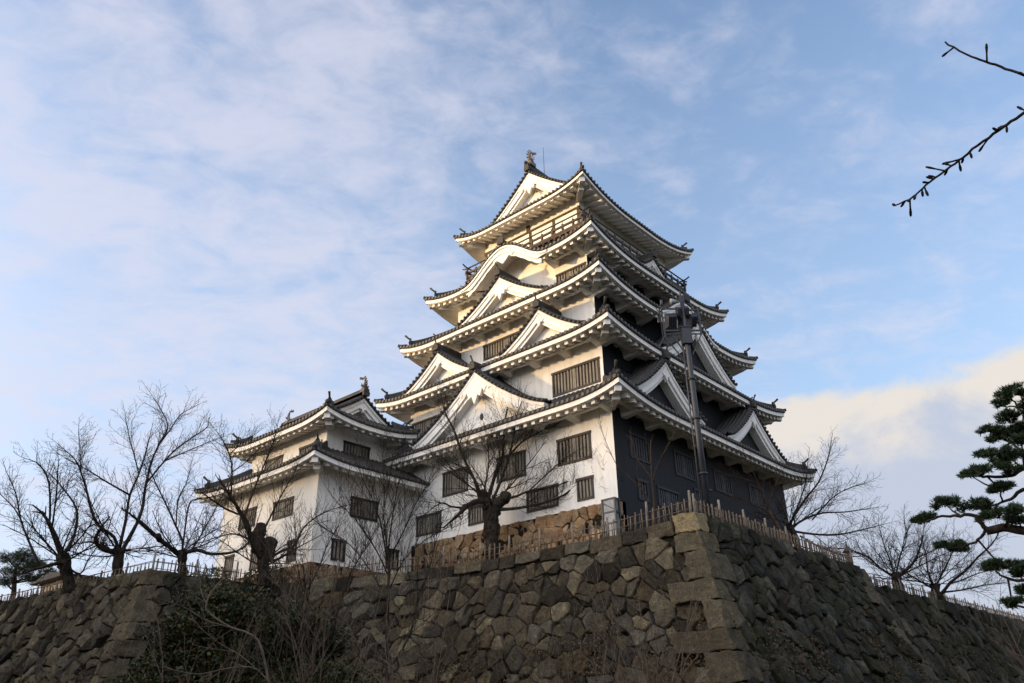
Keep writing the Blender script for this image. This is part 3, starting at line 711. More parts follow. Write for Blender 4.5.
# ------------------------------------------------------------------ the attached turret
def build_turret():
    root = thing('castle_turret', (26, 37.5, 6.6), 'two-storey white turret attached to the left side of the castle tower', 'turret')
    lo = (21.42, 31.8, 32.0, 42.95); upr = (22.35, 32.45, 28.45, 42.1)
    sgl = {'west': .30, 'east': .30, 'north': .32, 'south': .32}; sgu = {'west': .38, 'east': .38, 'north': .40, 'south': .40}
    T1 = Tier(lo, 12.42, sgl, 2.06, .60, 1.19, reach=(3.0, 3.0)); T2 = Tier(upr, 15.12, sgu, 1.02, .62, 1.15, reach=(3.0, 3.0))
    ww1 = [(34.97, 36.72, 10.04, 10.92), (38.38, 39.95, 10.06, 11.03), (34.28, 35.05, 7.70, 8.68), (37.62, 38.34, 7.75, 8.72), (40.05, 40.9, 7.75, 8.75)]
    wn1 = [(24.68, 26.42, 9.98, 10.95), (23.72, 24.53, 7.70, 8.67), (27.12, 27.95, 7.72, 8.68)]
    ww2 = [(34.6, 36.25, 13.15, 13.98), (37.85, 39.55, 13.15, 13.98)]; wn2 = [(24.62, 26.33, 13.12, 14.12)]
    for T, ww, wn, z0, dx, dn in ((T1, ww1, wn1, 7.45, 1.18, 1.2), (T2, ww2, wn2, 12.6, 1.15, 1.45)):
        mb = MB(); Fw, Fn = T.F['west'], T.F['north']
        hw_ = [(a - T.rect[1], b_ - T.rect[1], c, e) for a, b_, c, e in ww]; hn_ = [(a - T.rect[0], b_ - T.rect[0], c, e) for a, b_, c, e in wn]
        zt = T.zs('west', 5, T.ov) + .35
        wall_face(mb, Fw, dx, dn, Fw.L - 1.1, z0, zt, hw_); 
        wall_face(mb, Fn, dn, dx, (28.85 if T is T1 else 28.3) - T.rect[0], z0, zt, hn_)
        Fs = T.F['south']; wall_face(mb, Fs, 1.1, dx, 28.85 - T.rect[0], z0, zt, [])
        wl = mb.build('wall', M['plaster'], root)
        for h in hw_: window(Fw, dx, h, wl)
        for h in hn_: window(Fn, dn, h, wl, bar_mat='bar_grey', frame_mat='pane_dark')
    build_tier(T1, root, arms=False, rd=.2); build_tier(T2, root, arms=False, rd=.2)
    Fn, Fs = T2.F['north'], T2.F['south']
    gable(Fn, root, 3.05, 1.0, 2.08, 16.68, T2.z_in - .12, 3.9, scal=False, board_h=.36, curve=.25, finial=False, z_wall=T2.z_in - .2)
    gable(Fs, root, 3.05, 1.0, 2.08, 16.68, T2.z_in - .12, 3.9, scal=False, board_h=.36, curve=.25, finial=False, z_wall=T2.z_in - .2)
    rd = MB(); rd.bar((25.4, 33.3, 16.92), (25.4, 41.2, 16.92), .26, .22); rd.tube([(25.4, 33.25, 17.05), (25.4, 41.25, 17.05)], .09, 8); rd.build('main_ridge', M['tile'], root)
    fishtail(root, Vector((25.4, 33.45, 17.12)), (0, 1, 0), .86, 'tile_end'); fishtail(root, Vector((25.4, 40.75, 17.15)), (0, -1, 0), .72)
    # stone footing
    st = MB()
    stones_on(st, lambda u, h: Vector((22.55, 33.0 + u, 7.45 - h)), Vector((-1, 0, 0)), 9.0, 1.3, .55, .5, seed=31, depth=.03, jit=.2)
    stones_on(st, lambda u, h: Vector((22.55 + u, 32.95, 7.45 - h)), Vector((0, -1, 0)), 6.3, 1.3, .55, .5, seed=32, depth=.03, jit=.2)
    bk = MB(); bk.box((22.58, 32.98, 6.0), (28.8, 41.9, 7.44)); f = bk.build('footing', M['gap'], root); st.build('footing_stones', M['plinth'], f)
    return root
# limbs of the trees: (x, y, z, radius) along each branch, in metres
TREES = {
  't1': [[[14.56,39.4,5.96,0.334],[14.27,39.5,6.67,0.313],[13.92,39.63,7.54,0.293]],[[13.93,39.62,7.48,0.202],[13.34,39.51,8.38,0.168],[12.89,39.34,8.89,0.134]],[[13.32,39.83,8.68,0.072],[13.01,39.41,10.25,0.055],[12.7,38.98,11.07,0.036]],[[13.08,39.91,9.02,0.091],[13.03,39.53,9.05,0.074],[12.57,39.29,10.51,0.059],[11.95,39.09,11.17,0.043],[11.41,38.86,11.25,0.027]],[[13.93,39.62,7.48,0.126],[14.34,39.88,8.48,0.104],[14.34,40.27,9.77,0.08],[13.76,40.87,10.79,0.055],[13.31,41.41,11.43,0.029]],[[14.05,39.58,7.23,0.144],[13.6,39.31,7.05,0.124],[12.69,39.2,6.66,0.104],[12.32,38.9,6.45,0.085]],[[13.2,39.87,6.98,0.089],[12.72,40.29,7.94,0.074],[12.24,40.7,9.01,0.059],[11.88,41.07,10.21,0.044],[11.46,41.44,11.1,0.028]],[[12.15,40.2,8.82,0.054],[11.8,40.57,9.46,0.038],[11.22,40.99,10.07,0.023]],[[14.16,39.54,7.06,0.081],[14.63,39.01,6.7,0.063],[14.7,38.63,7.27,0.045],[14.79,38.24,7.75,0.027]]],
  't2': [[[15.66,37.46,6.53,0.293],[15.61,37.48,6.83,0.28],[15.53,37.51,7.75,0.269]],[[15.49,37.53,7.57,0.121],[15.15,37.44,8.17,0.107],[14.45,37.48,8.54,0.093],[13.96,37.44,9.15,0.08],[13.53,37.37,10.01,0.067],[13.2,37.26,10.52,0.053],[12.76,37.19,11.13,0.04],[12.21,37.14,11.48,0.026]],[[13.82,38.18,10.23,0.05],[13.55,38.55,11.12,0.041],[13.38,38.89,12.31,0.033],[13.28,39.21,13.12,0.024]],[[15.5,37.53,7.53,0.179],[14.83,37.51,7.61,0.153],[14.39,37.39,7.83,0.129],[14.29,37.15,8.11,0.105]],[[14.68,37.85,7.9,0.071],[14.16,37.62,7.84,0.055],[13.69,37.37,7.66,0.039]],[[15.51,37.52,7.66,0.108],[15.64,37.73,9.13,0.094],[15.7,37.96,10.29,0.079],[15.99,38.1,11.4,0.063],[16.19,38.28,12.54,0.047],[16.33,38.48,13.48,0.03]],[[15.6,37.48,7.58,0.126],[15.96,37.27,8.86,0.115],[16.05,37.16,9.73,0.103],[15.98,37.12,10.7,0.09],[16.01,37.04,11.71,0.078],[16.16,36.91,12.61,0.065],[16.36,36.75,13.57,0.052],[15.88,36.89,14.4,0.038],[15.54,36.97,14.84,0.024]],[[16.05,37.29,10.75,0.07],[16.73,37.41,11.95,0.06],[17.41,37.51,12.94,0.049],[18.55,37.38,14.13,0.038],[18.82,37.66,14.49,0.026]],[[16.65,37.03,11.95,0.048],[17.83,37.14,12.8,0.037],[19.1,37.18,13.66,0.025]],[[15.52,37.52,10.17,0.069],[14.42,37.6,10.58,0.053],[13.54,37.57,10.91,0.038],[12.43,37.6,11.27,0.022]],[[16.26,37.2,12.64,0.048],[16.73,37.28,13.59,0.041],[17.15,37.39,14.51,0.033],[17.64,37.46,14.99,0.025]],[[15.71,37.44,11.2,0.047],[15.44,37.73,12.13,0.039],[15.22,38.0,12.88,0.032],[14.96,38.28,13.9,0.024]]],
  't3': [[[18.04,36.26,6.66,0.25],[17.99,36.28,6.97,0.244],[17.82,36.37,7.81,0.239]],[[17.86,36.35,7.54,0.165],[16.85,36.39,8.08,0.147],[16.18,36.25,8.41,0.129],[15.49,36.12,8.77,0.111]],[[16.95,36.78,8.21,0.137],[16.35,35.74,8.13,0.116]],[[17.88,36.34,7.82,0.087],[17.87,36.52,8.3,0.076],[17.62,36.82,8.94,0.065],[17.11,37.24,10.04,0.053],[16.62,37.63,11.04,0.041],[16.39,37.91,11.64,0.029]],[[17.87,36.34,7.73,0.078],[17.79,36.22,8.38,0.066],[17.72,36.09,9.84,0.054],[17.93,35.81,10.11,0.041],[18.43,35.39,10.22,0.028]],[[17.92,36.32,7.64,0.138],[18.29,35.77,7.79,0.117],[18.73,35.17,7.58,0.096],[19.51,34.38,7.71,0.076],[19.86,33.8,8.2,0.055]],[[18.06,36.25,7.74,0.065],[18.35,36.38,7.92,0.056],[18.85,36.41,9.0,0.048],[19.31,36.45,10.14,0.039],[19.69,36.53,11.13,0.03]],[[17.48,36.54,8.89,0.051],[17.56,36.94,10.21,0.043],[17.94,37.2,11.12,0.034],[18.19,37.52,11.94,0.025]]],
  't4': [[[20.13,32.82,6.38,0.303],[20.1,32.84,6.64,0.297],[20.0,32.9,7.16,0.292]],[[20.01,32.89,7.03,0.224],[19.33,32.91,7.98,0.191],[18.8,32.83,8.77,0.158],[18.02,32.89,9.67,0.125]],[[18.5,33.77,9.92,0.073],[18.33,33.69,11.15,0.061],[18.08,33.65,11.8,0.049],[17.68,33.69,12.4,0.036],[17.33,33.71,12.75,0.023]],[[19.11,33.42,9.05,0.082],[19.34,33.41,10.12,0.068],[19.66,33.34,11.37,0.054],[19.98,33.26,12.65,0.04],[20.15,33.27,13.56,0.024]],[[19.74,33.05,7.51,0.252],[19.78,33.15,8.06,0.25],[19.87,33.21,8.72,0.248]],[[19.79,33.02,8.5,0.082],[20.06,33.09,8.75,0.068],[20.45,33.09,9.73,0.054],[20.94,33.02,10.9,0.039],[21.3,33.03,11.64,0.024]],[[20.15,32.8,7.08,0.261],[20.21,32.83,7.54,0.267],[20.26,32.86,8.0,0.273]],[[20.12,32.82,7.04,0.135],[20.25,32.59,7.29,0.117],[20.59,32.22,7.59,0.099],[20.9,31.86,7.8,0.081],[21.08,31.58,8.58,0.064],[21.67,31.01,9.25,0.046],[22.37,30.34,9.58,0.028]],[[19.55,33.17,7.99,0.063],[18.63,33.12,8.15,0.05],[17.89,32.96,7.93,0.038],[17.11,32.81,7.57,0.026]],[[18.94,33.52,9.13,0.068],[18.04,33.4,9.27,0.054],[17.15,33.28,9.58,0.04],[16.58,32.96,9.63,0.026]],[[18.41,33.81,11.09,0.046],[18.8,33.37,11.56,0.035],[19.1,32.97,12.13,0.023]],[[18.2,33.93,11.89,0.042],[18.48,33.55,12.36,0.031],[18.8,33.14,12.78,0.019]]],
  't5': [[[27.34,25.81,7.32,0.44],[27.37,25.78,8.05,0.444],[27.41,25.74,9.21,0.45],[27.41,25.74,9.78,0.453]],[[27.28,25.87,9.54,0.235],[26.89,25.89,9.81,0.206],[26.3,26.12,9.6,0.177],[25.8,26.24,9.12,0.147]],[[26.46,26.71,9.55,0.075],[25.88,26.93,9.56,0.063],[25.44,27.01,9.66,0.051],[25.0,27.07,9.43,0.039],[24.6,27.1,9.11,0.027]],[[27.22,25.94,9.69,0.151],[27.01,26.04,10.1,0.132],[26.68,26.25,10.98,0.113],[26.26,26.56,12.01,0.094],[25.87,26.82,13.3,0.075],[25.53,27.04,14.09,0.055],[25.32,27.11,14.79,0.034]],[[27.31,25.84,9.69,0.16],[27.31,25.9,10.0,0.139],[27.6,25.64,11.31,0.119],[27.84,25.42,12.1,0.097],[27.92,25.39,13.32,0.076],[28.02,25.32,14.26,0.053],[28.15,25.22,14.97,0.03]],[[27.41,25.74,9.69,0.142],[27.39,25.58,10.04,0.119],[27.53,25.25,10.82,0.097],[27.76,24.83,12.21,0.075],[27.85,24.54,13.5,0.053],[27.88,24.33,14.32,0.029]],[[27.98,25.12,12.08,0.082],[28.2,24.46,12.69,0.065],[28.51,23.69,13.05,0.047],[28.74,22.99,13.27,0.029]],[[27.54,25.6,9.64,0.123],[27.59,25.19,9.86,0.104],[27.85,24.54,9.97,0.086],[28.07,23.92,10.15,0.068],[28.6,22.9,10.24,0.05],[29.02,21.98,10.55,0.032]],[[27.57,25.57,9.49,0.141],[27.68,24.97,9.4,0.118],[28.04,24.08,9.42,0.094],[28.66,22.83,9.67,0.072],[29.01,21.85,10.17,0.05],[29.35,20.85,10.78,0.027]],[[27.48,25.67,9.59,0.259],[27.66,25.32,9.84,0.248],[27.71,25.11,10.06,0.236]],[[27.35,25.81,9.64,0.236],[27.22,26.08,10.0,0.223],[27.23,26.22,10.27,0.21]],[[27.12,26.04,10.07,0.076],[26.98,25.71,10.8,0.058],[26.83,25.38,11.58,0.041],[26.53,25.21,12.56,0.024]],[[28.62,24.39,10.38,0.052],[28.7,23.51,10.9,0.043],[28.77,22.62,11.4,0.033],[28.81,21.75,11.7,0.023]],[[26.79,26.39,11.0,0.048],[26.31,26.39,11.29,0.038],[25.6,26.62,11.58,0.028],[24.96,26.77,11.67,0.019]],[[29.39,23.45,9.96,0.052],[29.45,22.4,10.05,0.04],[29.42,21.44,10.23,0.029],[29.3,20.57,10.13,0.018]]],
  's1': [[[17.38,20.66,0.14,0.078],[17.33,20.71,1.43,0.074],[17.29,20.74,2.18,0.069],[17.26,20.76,3.15,0.065],[17.25,20.77,4.12,0.06],[17.24,20.78,4.9,0.055],[17.16,20.84,5.57,0.049]],[[17.18,20.83,5.12,0.042],[17.12,21.09,6.13,0.034],[17.01,21.4,7.01,0.026],[16.72,21.83,7.98,0.017]],[[17.2,20.82,5.38,0.039],[17.15,20.64,6.39,0.032],[17.13,20.43,7.36,0.024],[17.12,20.22,8.14,0.017]],[[17.16,20.84,5.57,0.039],[17.12,21.01,6.45,0.032],[17.14,21.12,7.5,0.025],[17.11,21.28,8.51,0.017]],[[17.21,20.81,5.12,0.039],[17.63,20.67,5.98,0.032],[18.04,20.53,7.04,0.025],[18.46,20.38,7.82,0.017]],[[17.22,20.79,4.65,0.039],[16.79,20.93,5.41,0.031],[16.13,21.23,6.33,0.024],[15.6,21.42,6.76,0.016]],[[17.27,20.76,4.18,0.035],[17.45,20.3,5.09,0.029],[17.78,19.69,5.68,0.023],[18.14,19.04,6.02,0.016]],[[17.23,20.79,3.87,0.035],[16.92,21.34,4.84,0.029],[16.51,21.95,5.68,0.023],[16.04,22.59,6.2,0.017]],[[17.42,20.63,1.94,0.056],[17.75,20.21,2.84,0.047],[17.84,20.0,3.95,0.038],[18.01,19.71,4.73,0.029],[18.09,19.5,5.7,0.02]]],
  's2': [[[14.03,19.47,0.15,0.118],[13.89,19.57,1.29,0.111],[13.79,19.65,1.84,0.102],[13.85,19.6,2.06,0.092]],[[13.86,19.59,1.99,0.052],[14.18,19.49,2.7,0.044],[14.45,19.41,3.57,0.035],[14.75,19.31,4.45,0.027],[15.16,19.12,5.21,0.018]],[[13.78,19.65,1.86,0.07],[13.59,19.66,2.46,0.064],[13.49,19.61,3.13,0.057],[13.34,19.59,3.64,0.05]],[[13.52,19.83,3.55,0.036],[13.27,19.75,3.84,0.029],[13.03,19.67,4.32,0.021],[12.71,19.65,4.92,0.014]],[[13.52,19.83,3.63,0.034],[13.84,19.81,4.27,0.028],[14.08,19.85,4.93,0.021],[14.41,19.81,5.62,0.015]],[[13.94,19.54,2.14,0.046],[14.08,19.25,2.67,0.039],[14.17,19.0,3.48,0.032],[14.18,18.8,4.02,0.024],[14.34,18.49,4.64,0.017]],[[13.61,19.77,3.02,0.03],[13.38,20.08,3.43,0.025],[13.09,20.43,3.98,0.02],[12.93,20.69,4.55,0.014]],[[13.46,19.87,3.79,0.028],[13.13,20.33,4.19,0.02],[12.97,20.67,4.67,0.011]],[[13.89,19.57,1.29,0.037],[13.34,19.55,1.83,0.03],[12.79,19.52,2.3,0.023],[12.42,19.36,2.71,0.016]],[[13.16,20.07,2.36,0.024],[12.55,19.87,2.89,0.017],[12.05,19.59,3.05,0.01]]],
  's3': [[[11.48,17.59,0.35,0.039],[11.09,17.83,1.84,0.037],[10.82,18.0,2.19,0.034],[10.42,18.23,2.34,0.031],[9.96,18.49,2.66,0.028],[9.91,18.52,2.91,0.025],[10.02,18.45,3.23,0.022],[10.18,18.37,3.45,0.019]],[[9.94,18.5,2.8,0.021],[9.83,18.67,3.08,0.017],[9.81,18.8,3.37,0.012]],[[10.46,18.21,2.32,0.021],[9.86,18.39,2.47,0.017],[9.4,18.48,2.7,0.013],[8.91,18.57,2.84,0.009]],[[11.53,17.55,0.77,0.028],[10.99,17.75,1.4,0.024],[10.4,17.96,1.43,0.019],[9.79,18.15,1.29,0.015],[9.26,18.29,1.36,0.011]],[[11.06,17.85,1.39,0.021],[10.75,18.2,1.74,0.017],[10.44,18.53,1.97,0.013],[10.14,18.84,2.26,0.009]]],
  'd1': [[[28.33,17.5,8.05,0.048],[28.35,17.47,8.46,0.041],[28.35,17.47,9.35,0.035],[28.38,17.42,10.6,0.029],[28.41,17.37,11.13,0.023]],[[28.37,17.44,9.34,0.031],[28.35,17.72,9.87,0.026],[28.29,18.07,10.46,0.02],[28.32,18.26,11.32,0.015]],[[28.39,17.41,9.3,0.034],[28.38,17.27,9.8,0.029],[28.58,16.79,10.65,0.024],[28.72,16.41,11.24,0.019],[28.72,16.25,11.74,0.014]],[[28.3,17.55,8.34,0.036],[27.94,17.82,9.08,0.032],[27.41,18.34,9.82,0.028],[27.11,18.49,10.29,0.023],[26.78,18.69,11.32,0.019],[26.6,18.67,11.89,0.014]],[[28.18,17.74,8.56,0.028],[27.92,17.88,9.38,0.021],[27.81,17.77,10.2,0.014]]],
  't7': [[[39.01,16.87,8.59,0.115],[38.95,17.01,9.15,0.102],[38.82,17.3,9.94,0.09]],[[38.82,17.3,9.94,0.055],[39.01,17.11,10.66,0.045],[39.29,16.72,11.53,0.035],[39.53,16.41,12.09,0.024]],[[38.82,17.3,9.94,0.055],[38.62,17.36,10.63,0.048],[38.41,17.44,11.23,0.041],[38.07,17.79,11.44,0.035],[37.56,18.48,11.74,0.028],[37.12,19.0,12.03,0.021]],[[38.79,17.37,10.1,0.038],[38.33,17.57,10.16,0.031],[37.78,17.97,10.38,0.024],[37.28,18.24,10.5,0.017]],[[38.88,17.17,9.62,0.041],[38.89,16.38,9.89,0.029],[38.84,15.71,10.01,0.017]],[[38.73,17.51,11.1,0.031],[38.39,17.64,12.01,0.024],[38.04,17.81,12.61,0.018]]],
  't8': [[[42.49,17.63,8.76,0.213],[42.45,17.72,9.46,0.199],[42.4,17.84,9.9,0.183]],[[42.39,17.86,9.8,0.108],[42.48,17.39,10.43,0.093],[42.62,16.76,11.16,0.078],[42.81,15.99,11.93,0.063],[42.94,15.34,13.05,0.048],[42.93,15.08,13.67,0.033]],[[42.42,17.78,9.68,0.097],[42.91,17.13,10.14,0.081],[43.44,16.3,10.41,0.065],[44.01,15.33,10.39,0.048],[44.55,14.34,10.48,0.032]],[[42.43,17.76,9.52,0.097],[42.62,16.78,9.23,0.079],[42.84,15.61,9.03,0.063],[42.99,14.61,9.09,0.046],[43.1,13.61,9.18,0.031]],[[42.39,17.86,9.8,0.07],[42.85,17.19,11.18,0.056],[43.18,16.8,12.28,0.042],[43.43,16.61,13.33,0.028]],[[42.85,16.73,10.0,0.059],[43.07,15.66,10.93,0.048],[43.19,14.82,11.34,0.037],[43.32,13.93,11.51,0.026]],[[42.57,17.42,9.22,0.075],[42.63,16.38,8.44,0.058],[42.67,15.3,7.88,0.041],[42.68,14.26,7.73,0.025]]],
  't9': [[[51.62,15.85,6.85,0.351],[51.64,15.79,7.27,0.329],[51.64,15.79,8.16,0.308]],[[51.62,15.85,7.87,0.154],[51.94,15.23,8.29,0.126],[52.22,14.69,8.84,0.098],[52.45,14.33,9.52,0.07],[52.66,14.05,10.28,0.042]],[[51.6,15.93,8.0,0.112],[51.22,16.45,8.48,0.094],[50.87,16.89,9.14,0.075],[50.38,17.7,9.61,0.056],[49.94,18.35,9.76,0.036]],[[51.62,15.87,8.05,0.089],[51.86,15.99,8.97,0.07],[52.07,16.21,9.92,0.051],[52.31,16.33,10.89,0.031]],[[51.65,15.77,8.04,0.077],[51.58,15.29,9.07,0.061],[51.53,14.74,9.92,0.045],[51.38,14.55,10.81,0.03]],[[52.0,14.55,8.9,0.065],[52.41,13.82,9.2,0.047],[52.78,13.18,9.57,0.029]]],
  't10': [[[57.0,15.23,6.83,0.388],[57.01,15.19,7.25,0.37],[57.0,15.24,8.04,0.354]],[[57.04,15.07,7.3,0.151],[57.13,14.34,8.01,0.128],[57.26,13.35,8.63,0.105],[57.36,12.45,9.38,0.082],[57.46,11.51,10.05,0.059],[57.48,10.87,10.82,0.037]],[[56.98,15.29,7.8,0.114],[57.14,15.47,8.83,0.087],[57.37,15.41,9.92,0.06],[57.55,15.48,10.93,0.033]],[[56.95,15.4,7.81,0.101],[56.51,15.99,8.33,0.078],[56.08,16.53,8.84,0.055],[55.63,17.11,9.24,0.032]],[[57.02,15.16,7.91,0.095],[57.28,14.54,8.85,0.074],[57.55,13.9,9.86,0.053],[57.7,13.66,10.79,0.032]],[[57.13,14.75,7.51,0.088],[57.04,13.74,7.51,0.068],[56.94,12.66,7.61,0.049],[56.84,11.53,7.64,0.03]],[[57.22,14.38,7.97,0.069],[57.52,13.71,8.16,0.056],[57.84,12.91,8.46,0.044],[58.15,12.15,8.64,0.031]]],
  'tw': [[[5.5,-0.07,3.68,0.014],[5.5,0.14,4.0,0.013],[5.49,0.27,4.18,0.012],[5.49,0.39,4.34,0.01],[5.48,0.51,4.56,0.009]],[[5.5,-0.2,3.82,0.016],[5.5,0.22,3.71,0.015],[5.49,0.38,3.66,0.014],[5.47,0.56,3.58,0.012],[5.46,0.68,3.52,0.011],[5.43,0.86,3.44,0.01],[5.41,0.99,3.36,0.008],[5.39,1.12,3.34,0.007]]],
  'pine': [[[20.91,1.9,3.81,0.105],[20.81,2.83,3.69,0.102],[20.71,3.46,3.82,0.099],[20.65,3.84,3.92,0.094],[20.58,4.18,3.89,0.09]],[[20.58,4.17,3.92,0.056],[20.49,4.23,4.13,0.049],[20.39,4.32,4.25,0.042],[20.26,4.54,4.26,0.035],[20.11,4.84,4.25,0.028],[19.96,5.1,4.2,0.02]],[[20.58,4.19,3.9,0.036],[20.64,4.39,3.74,0.03],[20.69,4.63,3.67,0.024],[20.72,4.92,3.65,0.018]],[[20.93,1.67,4.63,0.064],[20.96,2.61,4.6,0.055],[21.0,3.28,4.76,0.045],[21.07,3.62,4.61,0.034],[21.14,3.91,4.56,0.023]],[[20.67,3.7,4.48,0.022],[20.82,3.74,4.7,0.019],[20.97,3.73,4.82,0.016]],[[20.95,1.48,5.93,0.065],[20.77,2.35,5.41,0.057],[20.57,3.09,5.12,0.049],[20.42,3.38,4.96,0.04],[20.25,3.78,4.99,0.031],[20.11,3.99,5.07,0.022]],[[20.94,1.54,5.72,0.043],[21.0,2.35,5.58,0.036],[21.05,3.06,5.64,0.027],[21.14,3.3,5.89,0.019]],[[20.96,1.3,6.59,0.044],[20.93,2.38,6.16,0.036],[20.94,2.82,6.47,0.028],[20.99,2.99,6.83,0.019]],[[20.81,2.8,6.43,0.023],[20.89,2.97,6.62,0.019],[20.96,3.18,6.72,0.014]],[[20.89,2.13,3.02,0.05],[20.62,3.06,2.7,0.042],[20.37,3.67,2.74,0.035],[20.17,3.92,2.79,0.027],[20.0,4.04,2.89,0.019]],[[20.87,2.35,2.24,0.045],[20.85,3.27,2.1,0.037],[20.86,3.79,2.23,0.029],[20.91,4.07,2.33,0.02]]],
  'pine_clumps': [[20.49,5.34,4.35,0.26,0.16],[20.6,5.57,4.36,0.09,0.07],[20.84,4.92,4.72,0.33,0.19],[21.18,4.34,4.6,0.37,0.23],[20.93,4.12,4.28,0.23,0.14],[21.26,3.77,4.91,0.3,0.12],[20.04,3.51,4.11,0.3,0.17],[20.65,3.51,4.02,0.26,0.15],[21.05,4.93,3.72,0.28,0.19],[20.58,5.14,3.71,0.14,0.09],[21.16,4.14,3.2,0.38,0.18],[20.04,4.12,3.1,0.17,0.09],[20.61,3.78,2.95,0.22,0.13],[20.26,3.99,2.3,0.27,0.13],[20.85,2.97,7.01,0.3,0.12],[20.87,3.14,6.81,0.21,0.14],[20.14,2.66,6.66,0.16,0.13],[20.37,3.08,6.28,0.34,0.11],[20.4,3.46,6.06,0.25,0.14],[21.32,3.35,6.11,0.4,0.21],[21.16,3.0,6.21,0.23,0.16],[20.31,2.96,5.63,0.22,0.16],[21.08,3.79,5.72,0.31,0.14],[20.23,3.25,5.35,0.33,0.22],[20.86,3.57,5.4,0.21,0.11],[20.21,3.29,5.06,0.22,0.13],[19.93,3.86,5.05,0.33,0.18],[21.08,4.33,5.35,0.19,0.09],[20.28,3.6,4.75,0.22,0.09],[20.45,2.48,6.53,0.31,0.18],[21.5,2.75,5.91,0.42,0.21],[21.3,3.08,4.53,0.36,0.2],[20.45,3.25,3.11,0.34,0.19],[21.29,3.89,2.66,0.22,0.11],[20.76,3.51,2.15,0.34,0.17]],
  'far_pine_clumps': [[16.71,56.1,9.95,0.97,0.49],[17.09,54.5,10.02,0.72,0.42],[18.54,56.35,9.86,0.63,0.44],[17.25,55.98,9.17,1.09,0.49],[18.58,56.42,9.02,0.75,0.37],[17.04,56.68,8.7,0.61,0.37],[18.53,54.32,9.11,0.55,0.36],[17.5,54.86,9.53,0.84,0.42]],
  'shrub_a': [[12.05,22.44,3.45,0.63,0.34],[11.67,22.6,2.57,0.61,0.5],[12.41,22.05,3.11,0.74,0.4],[12.13,22.64,2.13,0.95,0.73],[11.59,23.46,1.76,0.84,0.62],[10.79,22.78,1.18,0.74,0.48],[10.69,24.01,0.88,0.6,0.38]],
  'shrub_b': [[14.08,23.9,3.72,0.82,0.44],[14.87,23.37,3.38,0.76,0.44],[14.32,24.65,2.82,1.08,0.76],[14.76,23.76,2.05,1.05,0.81],[13.27,24.32,3.9,0.5,0.28]],
  'shrub_c': [[14.0,20.68,2.84,0.68,0.37],[14.82,20.54,2.34,0.63,0.4],[14.55,19.45,1.32,0.6,0.44],[14.28,21.44,2.02,0.75,0.64],[13.71,19.98,1.15,0.75,0.54],[12.8,21.94,1.09,0.94,0.55],[11.75,22.69,1.02,0.92,0.49]],
}
# ------------------------------------------------------------------ dry-stone walls
def clip(poly, a, n):          # keep the side where (p-a).n <= 0
    out = []
    for i in range(len(poly)):
        p, q_ = poly[i], poly[(i + 1) % len(poly)]
        dp = (p[0] - a[0]) * n[0] + (p[1] - a[1]) * n[1]; dq = (q_[0] - a[0]) * n[0] + (q_[1] - a[1]) * n[1]
        if dp <= 0: out.append(p)
        if (dp < 0 < dq) or (dq < 0 < dp):
            t = dp / (dp - dq); out.append((p[0] + (q_[0] - p[0]) * t, p[1] + (q_[1] - p[1]) * t))
    return out
def cells(L, H, su, sh, seed, jit=.42):
    rg = random.Random(seed); S = {}; nx = max(1, int(L / su)); ny = max(1, int(H / sh)); dx = L / nx; dy = H / ny
    for j in range(-1, ny + 1):
        for i in range(-1, nx + 2):
            S[(i, j)] = ((i + .5 * (j % 2) + .25 + rg.uniform(-jit, jit)) * dx, (j + .5 + rg.uniform(-jit, jit)) * dy)
    # small filler stones here and there
    extra = [(rg.uniform(0, L), rg.uniform(0, H)) for _ in range(int(nx * ny * .50))]
    pts = list(S.values()) + extra
    wt_ = {p: rg.uniform(-1, 1) * .16 * su * sh for p in pts}
    bucket = {}
    for p in pts: bucket.setdefault((int(p[0] // su), int(p[1] // sh)), []).append(p)
    out = []
    for p in pts:
        if not (-.2 * dx < p[0] < L + .2 * dx and -.2 * dy < p[1] < H + .2 * dy): continue
        poly = [(0, 0), (L, 0), (L, H), (0, H)]; bx, by = int(p[0] // su), int(p[1] // sh)
        for a in range(-2, 3):
            for b_ in range(-2, 3):
                for q_ in bucket.get((bx + a, by + b_), ()):
                    if q_ is p: continue
                    d = (q_[0] - p[0], q_[1] - p[1])
                    if d[0] ** 2 + d[1] ** 2 > (2.6 * su) ** 2: continue
                    d2 = d[0] ** 2 + d[1] ** 2 + 1e-9; t = max(.12, min(.88, .5 + (wt_[p] - wt_[q_]) / (2 * d2)))
                    poly = clip(poly, (p[0] + d[0] * t, p[1] + d[1] * t), d)
                    if len(poly) < 3: break
                if len(poly) < 3: break
            if len(poly) < 3: break
        if len(poly) >= 3: out.append(poly)
    return out
